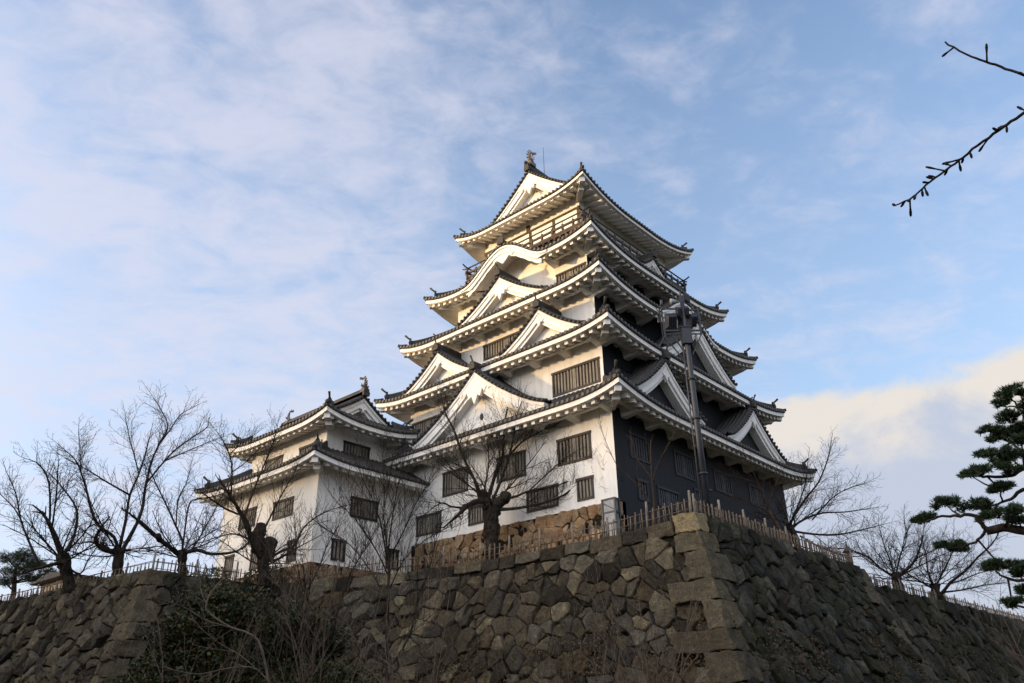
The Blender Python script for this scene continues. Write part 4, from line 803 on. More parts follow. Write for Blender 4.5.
def stone(mb, P, out, poly, depth, rg, gap=.028):
    n = len(poly); cx = sum(p[0] for p in poly) / n; cy = sum(p[1] for p in poly) / n
    ar = abs(sum(poly[i][0] * poly[(i + 1) % n][1] - poly[(i + 1) % n][0] * poly[i][1] for i in range(n))) / 2
    if ar < .012: return
    size = math.sqrt(ar); pts = []
    mx = max(.14, size * .24)
    for i in range(n):
        a, b_ = poly[i], poly[(i + 1) % n]; l = math.hypot(b_[0] - a[0], b_[1] - a[1]); k = max(1, int(l / mx))
        for j in range(k):
            t = j / k; jj = .018 * size * 2
            pts.append((a[0] + (b_[0] - a[0]) * t + rg.uniform(-jj, jj), a[1] + (b_[1] - a[1]) * t + rg.uniform(-jj, jj)))
    m_ = len(pts); ta, tb = rg.uniform(-.32, .32), rg.uniform(-.30, .30); base = rg.uniform(-.07, .08) + depth * .3
    dd = depth * rg.uniform(.7, 1.3) * min(1.3, .45 + size)
    sx, sy = rg.uniform(-9, 9), rg.uniform(-9, 9)
    vs = []; g = max(.84, 1 - gap * rg.uniform(.4, 2.4) / size * .8)
    for (k, off) in ((g, -.30), (g, base - .02), (g * .955, base + dd * .55), (g * .88, base + dd * .85), (g * .5, base + dd)):
        for (u, h) in pts:
            uu = cx + (u - cx) * k; hh = cy + (h - cy) * k
            o = off
            if off > -.2:
                o += (ta * (uu - cx) + tb * (hh - cy)) * .55 + .085 * noise.noise(Vector((uu * 2.3 + sx, hh * 2.3 + sy, 0))) + .05 * noise.noise(Vector((uu * 7 + sx, hh * 7, 1)))
            vs.append(P(uu, hh) + out * o)
    vs.append(P(cx, cy) + out * (base + dd * 1.02)); fs = []
    for r_ in range(4):
        for j in range(m_): fs.append((r_ * m_ + j, r_ * m_ + (j + 1) % m_, (r_ + 1) * m_ + (j + 1) % m_, (r_ + 1) * m_ + j))
    for j in range(m_): fs.append((4 * m_ + j, 4 * m_ + (j + 1) % m_, 5 * m_))
    mb.add(vs, fs, 0, False)
def stones_on(mb, P, out, L, H, su, sh, seed=0, depth=.12, h0=0.0, jit=.42, gap=.028, skip=()):
    rg = random.Random(seed + 100)
    for poly in cells(L, H, su, sh, seed, jit):
        cu = sum(p[0] for p in poly) / len(poly); ch = sum(p[1] for p in poly) / len(poly) + h0
        if any(a - .03 < cu < b_ - .30 and c - .05 < ch < d for a, b_, c, d in skip): continue
        stone(mb, lambda u, h: P(u, h + h0), out, poly, depth, rg, gap)

def batter(h): return .31 * h + .010 * h * h
SL = 1.06
def backing(mb, P, out, L, H, n=24):
    mb.grid([[P(L * i / n, H * j / 10) - out * .06 for j in range(11)] for i in range(n + 1)])
import bmesh
def ashlar(mb, p8, rg, bev=.05):
    bm = bmesh.new(); vs = [bm.verts.new(p) for p in p8]
    for f in ((3, 2, 1, 0), (4, 5, 6, 7), (0, 1, 5, 4), (1, 2, 6, 5), (2, 3, 7, 6), (3, 0, 4, 7)): bm.faces.new([vs[i] for i in f])
    bmesh.ops.bevel(bm, geom=bm.edges[:], offset=bev, segments=2, affect='EDGES', profile=.6)
    bmesh.ops.subdivide_edges(bm, edges=[e for e in bm.edges if e.calc_length() > .25], cuts=6, use_grid_fill=True)
    s_ = rg.uniform(0, 50)
    bm.verts.index_update()
    out = []
    for v in bm.verts:
        p = v.co; out.append(p + Vector((noise.noise(p * 2.1 + Vector((s_, 0, 0))), noise.noise(p * 2.1 + Vector((0, s_, 0))), noise.noise(p * 2.6 + Vector((0, 0, s_))))) * .07 + Vector((noise.noise(p * 6.5), noise.noise(p * 6.5 + Vector((9, s_, 0))), noise.noise(p * 6.5 + Vector((0, 5, s_))))) * .035)
    mb.add(out, [[v.index for v in f.verts] for f in bm.faces], 0, False); bm.free()
def corner_blocks(mb, edge, ax, ay, H, rg, first=.9, long_=1.5, short=.8, flip=0, ra=None, rb=None, cap=None):
    """edge(h): corner point; ax/ay: unit vectors along the two faces away from the corner"""
    h = 0.0; i = flip
    while h < H:
        t = first * rg.uniform(.74, 1.12)
        la, lb = (short * rg.uniform(.75, 1.35), long_ * rg.uniform(.7, 1.15)) if i % 2 == 0 else (long_ * rg.uniform(.7, 1.4), short * rg.uniform(.75, 1.3))
        if cap is not None and i == flip: la, lb = .92, .62
        if ra is not None: ra.append((0, la, h, h + t))
        if rb is not None: rb.append((0, lb, h, h + t))
        lo, hi = edge(h + t - .012), edge(h + .006); o = (-ax - ay) * rg.uniform(-.03, .025)
        def blk(c): return [c + o, c + ax * la - ay * .045, c + ax * la + ay * lb, c + ay * lb - ax * .045]
        ashlar(cap if (cap is not None and i == flip) else mb, blk(lo) + blk(hi), rg, .045); h += t; i += 1

def build_ramparts():
    rg = random.Random(3)
    # ---- front bastion
    K = Vector((24.96, 13.77, 6.83)); H = 8.6
    WP = [(0, 25.16, 13.77, 6.66), (4.0, 25.42, 17.77, 6.58), (11.0, 25.38, 24.77, 6.56), (17.6, 22.15, 30.55, 6.22), (22.6, 20.2, 35.2, 6.15)]
    def top(u):
        for (a, b_) in zip(WP[:-1], WP[1:]):
            if u <= b_[0] or b_ is WP[-1]:
                t = (u - a[0]) / (b_[0] - a[0]); return Vector((a[1] + (b_[1] - a[1]) * t, a[2] + (b_[2] - a[2]) * t, a[3] + (b_[3] - a[3]) * t))
    LW = 22.6
    def PW(u, h): p = top(u); s_ = batter(h); return Vector((p.x - s_, p.y - s_ * max(0, 1 - u / 10), p.z - h))
    LN = 15.5
    def PN(u, h): s_ = batter(h); return Vector((K.x + u + s_ * (2 * u / LN - 1), K.y - s_, 6.74 - .05 * u / LN - h))
    root = thing('stone_rampart', (27, 16, GROUND), 'tall front stone rampart below the castle tower with a sharp blocky corner', 'stone wall')
    bk = MB(); backing(bk, PW, Vector((-1, 0, 0)), LW, H); backing(bk, PN, Vector((0, -1, 0)), LN, H)
    def PE(u, h): s_ = batter(h); return Vector((K.x + LN + s_, K.y - s_ + u, 6.69 - h))
    backing(bk, PE, Vector((1, 0, 0)), 3.2, H, 4)
    base = bk.build('wall_core', M['gap'], root)
    ow = Vector((-.95, 0, .31)); on = Vector((0, -.95, .31))
    RA, RB, RC, cpale = [], [], [], MB()
    cb = MB()
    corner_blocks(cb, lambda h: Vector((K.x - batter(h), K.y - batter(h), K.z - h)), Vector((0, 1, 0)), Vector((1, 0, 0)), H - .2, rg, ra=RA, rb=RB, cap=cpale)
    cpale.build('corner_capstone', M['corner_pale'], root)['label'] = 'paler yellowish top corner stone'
    cb.build('corner_stones', M['corner'], root); cb = MB()
    corner_blocks(cb, lambda h: Vector((K.x + LN + batter(h), K.y - batter(h), 6.75 - h)), Vector((0, 1, 0)), Vector((-1, 0, 0)), H - .2, rg, .95, 1.9, .9, 1, rb=RC)
    cb.build('corner_stones', M['corner'], root)
    RC = [(LN - l, LN + 1, c, d) for _z, l, c, d in RC]
    s1 = MB(); stones_on(s1, PW, ow, LW, H - .48, .80, .62, 41, .10, .48, .40, .016, RA)
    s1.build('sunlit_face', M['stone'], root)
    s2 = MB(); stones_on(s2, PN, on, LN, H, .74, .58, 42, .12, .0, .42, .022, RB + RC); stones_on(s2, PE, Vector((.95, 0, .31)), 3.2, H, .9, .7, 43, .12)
    s2.build('shaded_face', M['stone_moss'], root)
    # coping blocks along the sunlit edge
    cp = MB(); u = 1.0
    while u < LW - .5:
        l = rg.uniform(.7, 1.55); hgt = rg.uniform(.42, .58); t0 = rg.uniform(-.02, .10)
        a0, a1, b0, b1 = PW(u + .02, -t0), PW(u + l - .03, -t0), PW(u + .02, hgt), PW(u + l - .03, hgt); o = ow * rg.uniform(.06, .16)
        inn = Vector((.8, 0, 0))
        ashlar(cp, [b0 + o, b1 + o, b1 + inn, b0 + inn, a0 + o, a1 + o, a1 + inn, a0 + inn], rg, .06); u += l
    u = .9
    while u < LN - .8:
        l = rg.uniform(.8, 1.5); hgt = rg.uniform(.4, .55); a0, a1, b0, b1 = PN(u + .02, -.0), PN(u + l - .03, -.0), PN(u + .02, hgt), PN(u + l - .03, hgt); o = on * rg.uniform(.04, .11); inn = Vector((0, .8, 0))
        ashlar(cp, [b0 + o, b1 + o, b1 + inn, b0 + inn, a0 + o, a1 + o, a1 + inn, a0 + inn], rg, .06); u += l
    cp.build('coping', M['stone'], root)
    # ---- left bastion
    root2 = thing('stone_rampart', (14, 36, GROUND), 'stone rampart at the left edge with bare trees along its top', 'stone wall')
    C2 = Vector((15.12, 33.41, 6.2))
    def PL(u, h): s_ = batter(h); return Vector((C2.x - .086 * u - s_, C2.y + u - s_ * max(0, 1 - u / 10), C2.z - h))
    def PR(u, h): s_ = batter(h); return Vector((C2.x + u - s_ * max(0, 1 - u / 6), C2.y - s_, C2.z - h))
    bk = MB(); backing(bk, PL, Vector((-1, 0, 0)), 28, 7.8); backing(bk, PR, Vector((0, -1, 0)), 6.2, 7.8, 6); bk.build('wall_core', M['gap'], root2)
    RA2, RB2 = [], []
    cb = MB(); corner_blocks(cb, lambda h: Vector((C2.x - batter(h), C2.y - batter(h), C2.z + .05 - h)), Vector((0, 1, 0)), Vector((1, 0, 0)), 7.6, rg, .8, 1.4, .75, ra=RA2, rb=RB2)
    cb.build('corner_stones', M['corner'], root2)
    s1 = MB(); stones_on(s1, PL, ow, 28, 7.8, .74, .56, 51, .11, 0, .42, .02, RA2); s1.build('outer_face', M['stone'], root2)
    s2 = MB(); stones_on(s2, PR, on, 6.2, 7.8, .85, .65, 52, .11, skip=RB2); s2.build('shaded_face', M['stone_moss'], root2)
    # ---- far right wall
    root3 = thing('stone_rampart', (55, 15, GROUND), 'dark mossy stone rampart receding to the right edge below the bamboo fence', 'stone wall')
    A, B = Vector((42.0, 15.6, 6.85)), Vector((84, 13.2, 6.85)); L3 = (B - A).length; e3 = (B - A).normalized(); n3 = Vector((e3.y, -e3.x, 0))
    def PF(u, h): return A + e3 * u + n3 * batter(h) - Z * h
    bk = MB(); backing(bk, PF, n3, L3, 8.4); bk.build('wall_core', M['gap'], root3)
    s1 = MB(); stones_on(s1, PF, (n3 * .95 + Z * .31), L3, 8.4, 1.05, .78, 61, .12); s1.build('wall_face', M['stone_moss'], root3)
    # ---- low stone footing of the tower
    root4 = thing('tower_footing', (29, 27, 6.5), 'orange brown stone footing under the white wall of the castle tower', 'footing')
    s1 = MB(); X = RECT[0][0] + OV[0] - .06; Y0 = RECT[0][1] + OV[0] - .05
    stones_on(s1, lambda u, h: Vector((X, Y0 + u, 9.06 - h)), Vector((-1, 0, 0)), 13.2, 2.5, .60, .55, 71, .022, 0, .17, .012)
    s1.build('footing_stones', M['plinth'], root4)
    bk = MB(); bk.box((X + .03, Y0 + .05, 6.4), (X + .6, Y0 + 13.1, 9.04)); bk.build('footing_core', M['gap'], root4)
    # ---- dead ivy and moss clinging to the lower stones
    def ivy(P, out, L, h0, h1, n, seed, label_name, thr=.0):
        rg2 = random.Random(seed); mb = MB()
        while n > 0:
            u, h = rg2.uniform(0, L), h0 + (h1 - h0) * rg2.random() ** .7
            if noise.noise(Vector((u * .55, h * .55, seed))) + .35 * noise.noise(Vector((u * 2.1, h * 2.1, seed))) + .45 * (h - h0) / (h1 - h0) < thr + .12: continue
            n -= 1; p = P(u, h) + out * rg2.uniform(.10, .26); d = Vector((rg2.gauss(0, 1), rg2.gauss(0, 1), rg2.gauss(0, 1) - .6)).normalized()
            s_ = d.cross(out + Vector((rg2.gauss(0, .4), rg2.gauss(0, .4), rg2.gauss(0, .4)))).normalized(); l = rg2.uniform(.05, .13); s_ *= l * .4
            mb.add((p - d * l * .5, p + s_, p + d * l * .5, p - s_), ((0, 1, 2, 3),))
        tag(mb.build(label_name, M['dry_leaf']), 'dead brown ivy leaves matted over the lower stones of the rampart', 'ivy', kind='stuff')
    ivy(PW, ow, LW, 2.6, 8.4, 15000, 3, 'dead_ivy', .06); ivy(PF, n3, L3, .6, 8.0, 14000, 5, 'dead_ivy'); ivy(PN, on, LN, 2.0, 8.4, 5000, 7, 'dead_ivy', .22); ivy(PL, ow, 28, 2.2, 7.6, 7000, 9, 'dead_ivy', .1)
    # ---- ground
    g = MB(); S = 2500; g.quad((-S, -S, GROUND), (S, -S, GROUND), (S, S, GROUND), (-S, S, GROUND)); tag(g.build('ground', M['ground']), kind='structure')
    t = MB(); A_ = []
    for i in range(31):
        p = top(LW * i / 30); A_.append([Vector((p.x + .25, p.y + (.2 if i == 0 else 0), p.z - .12)), Vector((max(27.6, p.x + .6), p.y + (.2 if i == 0 else 0), 6.60))])
    t.grid(A_)
    t.add([(27.6, 13.97, 6.60), (40.3, 13.97, 6.60), (40.3, 15.9, 6.61), (84, 13.6, 6.72), (90, 120, 6.6), (27.6, 120, 6.6)], ((0, 1, 2, 3, 4, 5),))
    t.add([(15.3, 33.7, 6.05), (27.6, 33.7, 6.06), (27.6, 120, 6.06), (7, 120, 6.06), (12.8, 61, 6.05)], ((0, 1, 2, 3, 4),))
    tag(t.build('terrace', M['earth']), kind='structure')
    h = MB(); c = SUN_AZ * 720; sd = Vector((-SUN_AZ.y, SUN_AZ.x, 0)); HZ = 51  # unseen ridge added towards the sun to shade the lower walls
    A_ = []
    for i in range(61):
        u = -900 + 1800 * i / 60; hz = HZ - .00006 * u * u + 3.0 * noise.noise(Vector((u * .012, 4, 0)))
        row = []
        for dd, k in ((-330, 0), (-200, .35), (-90, .78), (-30, .96), (0, 1), (60, .93), (200, .6), (420, 0)):
            p = c + sd * u - SUN_AZ * (-dd); row.append(Vector((p.x, p.y, GROUND + max(0, hz - GROUND) * k)))
        A_.append(row)
    h.grid(A_, 0, True); tag(h.build('shade_hill', M['shade_hill']), kind='structure')

# ------------------------------------------------------------------ bamboo fences
FENCE_GROUP = 'bamboo fences along the rampart edges'
def fence(pts, label, seed, step=1.85, ph=.92, kh=.72, gapk=.135):
    rg = random.Random(seed); pts = [Vector(p) for p in pts]
    mid = pts[len(pts) // 2]; root = thing('bamboo_fence', pts[0], label, 'fence', FENCE_GROUP)
    for a, b_ in zip(pts[:-1], pts[1:]):
        l = (b_ - a).length; n = max(1, round(l / step)); d = (b_ - a) / l; sd = Vector((-d.y, d.x, 0)).normalized()
        for i in range(n):
            p, q_ = a + d * l * i / n, a + d * l * (i + 1) / n; pa = MB(); ll = l / n
            for hz in (.30, .58):
                for s_ in (-1, 1): pa.tube([p + Z * (hz + rg.uniform(-.02, .02)) + sd * .022 * s_, q_ + Z * (hz + rg.uniform(-.02, .02)) + sd * .022 * s_], .014, 5)
            k = int(ll / gapk)
            for j in range(k):
                c = p + d * (ll * (j + .6) / k + rg.uniform(-.03, .03)) + sd * (.045 if j % 2 else -.045); hh = kh * rg.uniform(.86, 1.1) - (.0 if j % 2 else .06)
                pa.tube([c - Z * .08, c + Z * hh + d * rg.uniform(-.025, .025) + sd * rg.uniform(-.02, .02)], rg.uniform(.018, .027), 6)
            pa.build('fence_panel', M['bamboo'], root)
        for i in range(n + 1):
            if i == n and b_ is not pts[-1]: continue
            c = a + d * l * i / n; po = MB(); hh = ph * rg.uniform(.92, 1.1)
            po.tube([c - Z * .12, c + Z * hh + Vector((rg.uniform(-.02, .02), rg.uniform(-.02, .02), 0))], [.046, .042], 8); po.build('post', M['bamboo_post'], root)

# ------------------------------------------------------------------ trees
def grow(mb, p, d, l, r, lev, rg, upk=.25, k=4, cnt=None, wig=.30):
    n = 4 if lev > 0 else 3
    pts = [p.copy()]; rs = [r]; q_ = p.copy(); dd = d.copy()
    for i in range(n):
        dd = (dd + Vector((rg.gauss(0, wig), rg.gauss(0, wig), rg.gauss(0, wig * .8) + upk * .5)) * .45).normalized()
        q_ = q_ + dd * (l / n); pts.append(q_.copy()); rs.append(max(.0045, r * (1 - .62 * (i + 1) / n)))
    mb.tube(pts, rs, k if lev > 0 else 3, caps=False)
    if lev > 0:
        m_ = max(2, int(l / .19)) if cnt is None else cnt
        for j in range(m_):
            t = (j + rg.uniform(.4, 1.0)) / m_
            i = min(n - 1, int(t * n)); f_ = t * n - i
            a = pts[i].lerp(pts[i + 1], min(1, f_)); tg = (pts[i + 1] - pts[i]).normalized()
            rnd = Vector((rg.gauss(0, 1), rg.gauss(0, 1), rg.gauss(0, 1))); rnd = (rnd - tg * rnd.dot(tg)).normalized()
            nd = (tg * .75 + rnd * .75 + Z * upk).normalized()
            grow(mb, a, nd, l * rg.uniform(.32, .58) * (1 - .35 * t), max(.0055, rs[i] * .62), lev - 1, rg, upk, k, None, wig)
def catmull(pts, sub=3):
    P = [Vector(p[:3]) for p in pts]; Rr = [p[3] for p in pts]; out = []; rr = []
    for i in range(len(P) - 1):
        p0, p1, p2, p3 = P[max(0, i - 1)], P[i], P[i + 1], P[min(len(P) - 1, i + 2)]
        for j in range(sub):
            t = j / sub; out.append(.5 * ((2 * p1) + (p2 - p0) * t + (2 * p0 - 5 * p1 + 4 * p2 - p3) * t * t + (3 * p1 - p0 - 3 * p2 + p3) * t ** 3)); rr.append(Rr[i] + (Rr[i + 1] - Rr[i]) * t)
    out.append(P[-1]); rr.append(Rr[-1]); return out, rr
def bare_tree(key, base_z, label, seed, mat='bark', tl=1.25, dens=.10, lev=2, extra=0, name='bare_tree', cat='tree', group=None, thick=.085, upk=.22, wig=.17):
    rg = random.Random(seed); limbs = TREES[key]; b0 = limbs[0][0]
    root = thing(name, (b0[0], b0[1], base_z), label, cat, group); tk, cr = MB(), MB()
    for li, lb in enumerate(limbs):
        pts, rr = catmull(lb); rr = [r_ * ((1.0 if lb[-1][3] > .72 * lb[0][3] else .68) if li else .84) for r_ in rr]
        if li == 0:
            pts = [Vector((pts[0].x, pts[0].y, base_z - .1))] + pts; rr = [rr[0] * 1.25] + rr
        # knots and bark unevenness
        if rr[0] > thick:
            pts = [p + Vector((rg.gauss(0, 1), rg.gauss(0, 1), 0)) * r_ * .10 for p, r_ in zip(pts, rr)]; rr = [r_ * rg.uniform(.88, 1.14) for r_ in rr]
        if rr[0] > .15:
            q2, s2 = [], []
            for a, b_, ra_, rb_ in zip(pts[:-1], pts[1:], rr[:-1], rr[1:]):
                for j in range(3): t = j / 3; q2.append(a.lerp(b_, t)); s2.append((ra_ + (rb_ - ra_) * t) * rg.uniform(.90, 1.10))
            q2.append(pts[-1]); s2.append(rr[-1]); v0 = len(tk.v); tk.tube(q2, s2, 14)
            for vi in range(v0, len(tk.v)):
                v = Vector(tk.v[vi]); n_ = noise.noise(v * 3.1 + Vector((seed, 0, 0))) * .30 + noise.noise(Vector((v.x * 9, v.y * 9, v.z * 2.5))) * .22
                c_ = min(q2, key=lambda p: (p - v).length); tk.v[vi] = tuple(v + (v - c_) * n_)
        else: (tk if (rr[0] > thick or li == 0) else cr).tube(pts, rr, 9 if rr[0] > .1 else 6)
        if li and lb[-1][3] > .72 * lb[0][3] and lb[0][3] > .08:      # a pruned stub: rounded burl at its end
            e_, r_ = pts[-1], rr[-1]; d_ = (pts[-1] - pts[-2]).normalized(); tk.tube([e_ - d_ * r_ * 1.3, e_ - d_ * r_ * .4, e_ + d_ * r_ * .4, e_ + d_ * r_ * .7], [r_ * .9, r_ * 1.15, r_ * 1.05, r_ * .5], 9)
        stub = li and lb[-1][3] > .72 * lb[0][3] and lb[0][3] > .08
        ln = sum((a - b_).length for a, b_ in zip(pts[:-1], pts[1:])); acc = 0; nxt = ln * (.15 if li else .9); nb = ln * .25; lastbig = 0
        for a, b_, r_ in zip(pts[:-1], pts[1:], rr[1:]):
            sl = (b_ - a).length; tg = (b_ - a).normalized()
            while nxt < acc + sl:
                p = a + tg * (nxt - acc); rnd = Vector((rg.gauss(0, 1), rg.gauss(0, 1), rg.gauss(0, 1))); rnd = (rnd - tg * rnd.dot(tg)).normalized(); f_ = nxt / ln
                if r_ < .16 and not stub:
                    big = nxt > nb; dr = (tg * .85 + rnd * .75 + Z * upk).normalized()
                    if big:
                        nb = nxt + dens * 2.8 * rg.uniform(.7, 1.3); grow(cr, p, dr, tl * rg.uniform(.9, 1.5) * (1.15 - .5 * f_), max(.009, min(r_ * .5, .018)), lev, rg, upk, 4, None, wig)
                    else: grow(cr, p, dr, tl * rg.uniform(.4, .85), .0085, lev - 1, rg, upk, 3, None, wig)
                nxt += dens * rg.uniform(.6, 1.4)
            acc += sl
        if li and not stub: grow(cr, pts[-1], (pts[-1] - pts[-2]).normalized(), tl * .8, rr[-1] * .9, lev, rg, upk, 4, None, wig)
    tip = Vector(limbs[0][-1][:3]); rt_ = limbs[0][-1][3]
    for j in range(extra):                                   # further limbs from the pruned head of the trunk
        a_ = 2 * math.pi * (j + rg.random()) / max(1, extra); d_ = Vector((math.cos(a_), math.sin(a_), rg.uniform(.05, .9))).normalized()
        grow(cr, tip + d_ * rt_ * .4 - Z * rg.uniform(0, .4), d_, tl * rg.uniform(1.6, 2.6), rg.uniform(.028, .05), 3, rg, .16, 5, 7, .2)
    tk.build('trunk', M[mat], root); cr.build('crown', M[mat], root); return root
def leaf_cloud(mb, c, a, b_, n, rg, size, flat=.0):
    for _ in range(n):
        while True:
            v = Vector((rg.uniform(-1, 1), rg.uniform(-1, 1), rg.uniform(-1, 1)))
            if v.length <= 1: break
        v = v.normalized() * (v.length ** .35)
        lump = 1 + .30 * noise.noise(v * 2.6 + Vector(c)) + .18 * noise.noise(v * 6 + Vector(c))
        p = Vector(c) + Vector((v.x * a, v.y * a, v.z * b_)) * lump
        d = (Vector((v.x, v.y, v.z + .5)) + Vector((rg.gauss(0, .8), rg.gauss(0, .8), rg.gauss(0, .8)))).normalized()
        s_ = d.cross(Vector((rg.gauss(0, 1), rg.gauss(0, 1), rg.gauss(0, 1)))).normalized(); l = size * rg.uniform(.6, 1.3)
        s_ *= l * .30
        mb.add((p - d * l * .5, p + s_, p + d * l * .5, p - s_), ((0, 1, 2, 3),))
def needle_cloud(mb, c, a, b_, n, rg, l0):
    for _ in range(n):
        v = Vector((rg.gauss(0, 1), rg.gauss(0, 1), rg.gauss(0, 1))).normalized() * rg.random() ** .4
        lump = 1 + .45 * noise.noise(Vector(c) * 3 + v * 2.2)
        p = Vector(c) + Vector((v.x * a, v.y * a, v.z * b_ * .8 + .1 * b_)) * lump
        for _k in range(5):
            d = (Vector((v.x * .6, v.y * .6, .55)) + Vector((rg.gauss(0, .6), rg.gauss(0, .6), rg.gauss(0, .5)))).normalized()
            s_ = d.cross(Vector((rg.gauss(0, 1), rg.gauss(0, 1), rg.gauss(0, 1)))).normalized() * .011; l = l0 * rg.uniform(.7, 1.2)
            mb.add((p - s_, p + s_, p + d * l), ((0, 1, 2),))

def build_trees():
    G = 'bare cherry trees on the castle terrace'
    bare_tree('t1', 6.05, 'bare leaning tree furthest left on the rampart, its trunk against the fence', 1, tl=1.15, upk=.08, extra=7, group=G)
    bare_tree('t2', 6.05, 'tall spreading bare tree between two others at the left rampart corner', 2, tl=1.2, upk=.08, extra=7, group=G)
    bare_tree('t3', 6.05, 'bare tree with a thick cut limb slanting left, behind the fence left of the turret', 3, tl=1.15, upk=.08, extra=7, group=G)
    bare_tree('t4', 6.1, 'gnarled bare tree with pruned stumps in front of the white turret', 4, tl=1.3, extra=6, group=G)
    bare_tree('t5', 6.5, 'thick stumpy bare tree in front of the white tower wall, with wide fine branches', 5, tl=1.5, extra=5, group=G)
    bare_tree('t7', 6.6, 'brown bare tree against the far end of the black clad wall', 7, 'bark_brown', tl=1.0, group=G)
    bare_tree('t8', 6.6, 'bare tree reaching right from behind the far corner of the castle tower', 8, tl=1.3, upk=.08, extra=6, group=G)
    bare_tree('t9', 6.7, 'bare tree with a cut crown behind the right-hand fence, nearer the tower', 9, tl=1.5, upk=.08, extra=8, group=G)
    bare_tree('t10', 6.7, 'bare forked tree behind the right-hand fence, below the pine branches', 10, tl=1.5, upk=.08, extra=8, group=G)
    bare_tree('d1', 6.6, 'thin leafless reddish sapling in front of the black clad wall beside the lamp mast', 11, 'bark_brown', tl=.7, dens=.3, lev=1, name='sapling', group=None)
    bare_tree('s1', GROUND, 'slim multi-stemmed bare tree rising in front of the front rampart, fine dense twigs', 12, tl=1.5, dens=.12, upk=.45)
    bare_tree('s2', GROUND, 'dark forked bare tree between the evergreen shrubs and the front rampart', 13, tl=1.0, dens=.2, upk=.4)
    bare_tree('s3', GROUND, 'pale bare branches arching left across the dark evergreen shrubs', 14, 'bark_pale', tl=.8, dens=.4, lev=2)
    # dry stems in front of the ramparts
    rg = random.Random(21)
    for (x, y, hgt, n, sp, label) in ((16.3, 10.8, 4.2, 8, .26, 'dry leafless shrub in front of the middle of the front rampart'),
                                      (17.6, 14.2, 4.4, 8, .26, 'dry leafless shrub left of the front rampart corner, half hiding its lower stones'),
                                      (14.2, 15.6, 5.2, 6, .18, 'thin leafless stems rising before the front rampart, right of the slim bare tree'),
                                      (13.2, 18.6, 5.6, 6, .20, 'thin leafless stems beside the slim multi-stemmed tree, nearer the shrubs'),
                                      (11.0, 20.6, 4.6, 6, .28, 'pale thin leafless stems standing up among the dark evergreen shrubs'),
                                      (24.5, 3.9, 4.3, 9, .30, 'pale leafless shrub at the lower right corner in front of the far rampart')):
        root = thing('bare_shrub', (x, y, GROUND), label, 'shrub', None); mb = MB()
        for i in range(n):
            a = rg.uniform(0, 6.28); d = Vector((math.cos(a) * sp, math.sin(a) * sp, 1)).normalized()
            grow(mb, Vector((x + rg.uniform(-.3, .3), y + rg.uniform(-.3, .3), GROUND - .05)), d, hgt * rg.uniform(.75, 1.1), rg.uniform(.014, .022), 2, rg, .25, 5, 6, .22)
        mb.build('stems', M['bark_pale'], root)
    # evergreen shrubs at the foot of the recess
    for key, label, seed in (('shrub_a', 'evergreen shrub with reddish tips against the left rampart corner', 31), ('shrub_b', 'large dark evergreen shrub below the turret fence', 32), ('shrub_c', 'dark low evergreen shrub at the bottom, in front of the other shrubs', 33)):
        rg = random.Random(seed); cl = TREES[key]; mx = sum(c[0] for c in cl) / len(cl); my = sum(c[1] for c in cl) / len(cl)
        root = thing('evergreen_shrub', (mx, my, GROUND), label, 'shrub', 'evergreen shrubs below the turret'); lf, st = MB(), MB()
        for c in cl:
            leaf_cloud(lf, c[:3], c[3] * .95, c[4] * .85, int(1800 + 1800 * c[3] * c[4]), rg, .11)
            for _ in range(9):
                v = Vector((rg.gauss(0, 1), rg.gauss(0, 1), rg.gauss(.25, .8))).normalized(); sz = rg.uniform(.20, .42)
                leaf_cloud(lf, (c[0] + v.x * c[3] * 1.05, c[1] + v.y * c[3] * 1.05, c[2] + v.z * c[4] * 1.0), sz * 1.3, sz * .8, int(520 * sz), rg, .10)
            st.tube([(mx + rg.uniform(-.3, .3), my + rg.uniform(-.3, .3), GROUND), (mx * .6 + c[0] * .4, my * .6 + c[1] * .4, GROUND + (c[2] - GROUND) * .55), c[:3]], [.08, .05, .02], 6)
        # lower skirt to the ground
        for c in cl[:4]: leaf_cloud(lf, (c[0] + .2, c[1] - .1, (c[2] + GROUND) * .5 - .1), c[3] * 1.2, max(.5, (c[2] - GROUND) * .5), 3800, rg, .13)
        lf.build('leaves', M['leaf'], root); st.build('stems', M['bark'], root)
    # small clipped bushes at the foot of the turret
    rg = random.Random(5)
    for i, (x, y, z, s_) in enumerate(((18.9, 34.9, 6.1, .5), (20.6, 32.9, 6.15, .48))):
        root = thing('low_bush', (x, y, z), ('low reddish bush behind the fence below the far turret windows', 'low green and rust bush at the foot of the gnarled tree')[i], 'bush', 'low bushes on the terrace'); lf = MB()
        leaf_cloud(lf, (x, y, z + s_ * .75), s_ * 1.4, s_, 900, rg, .10); leaf_cloud(lf, (x - .5, y + .6, z + s_ * .6), s_ * 1.1, s_ * .8, 600, rg, .10); lf.build('leaves', M['leaf'], root)
    # pine at the right edge: its trunk stands just outside the frame
    rg = random.Random(8); root = thing('pine_tree', (21.4, -1.6, GROUND), 'pine tree with cloud-like needle pads reaching in from the right edge', 'tree'); tk, nd = MB(), MB()
    tr = [(21.4, -1.6, GROUND - .1, .36), (21.2, -1.1, 1.0, .31), (21.5, -.4, 3.6, .27), (21.0, .3, 5.6, .22), (20.6, .9, 8.0, .16), (20.3, 1.6, 10.2, .09)]
    pts, rr = catmull(tr, 4); tk.tube(pts, [r_ * rg.uniform(.92, 1.08) for r_ in rr], 12)
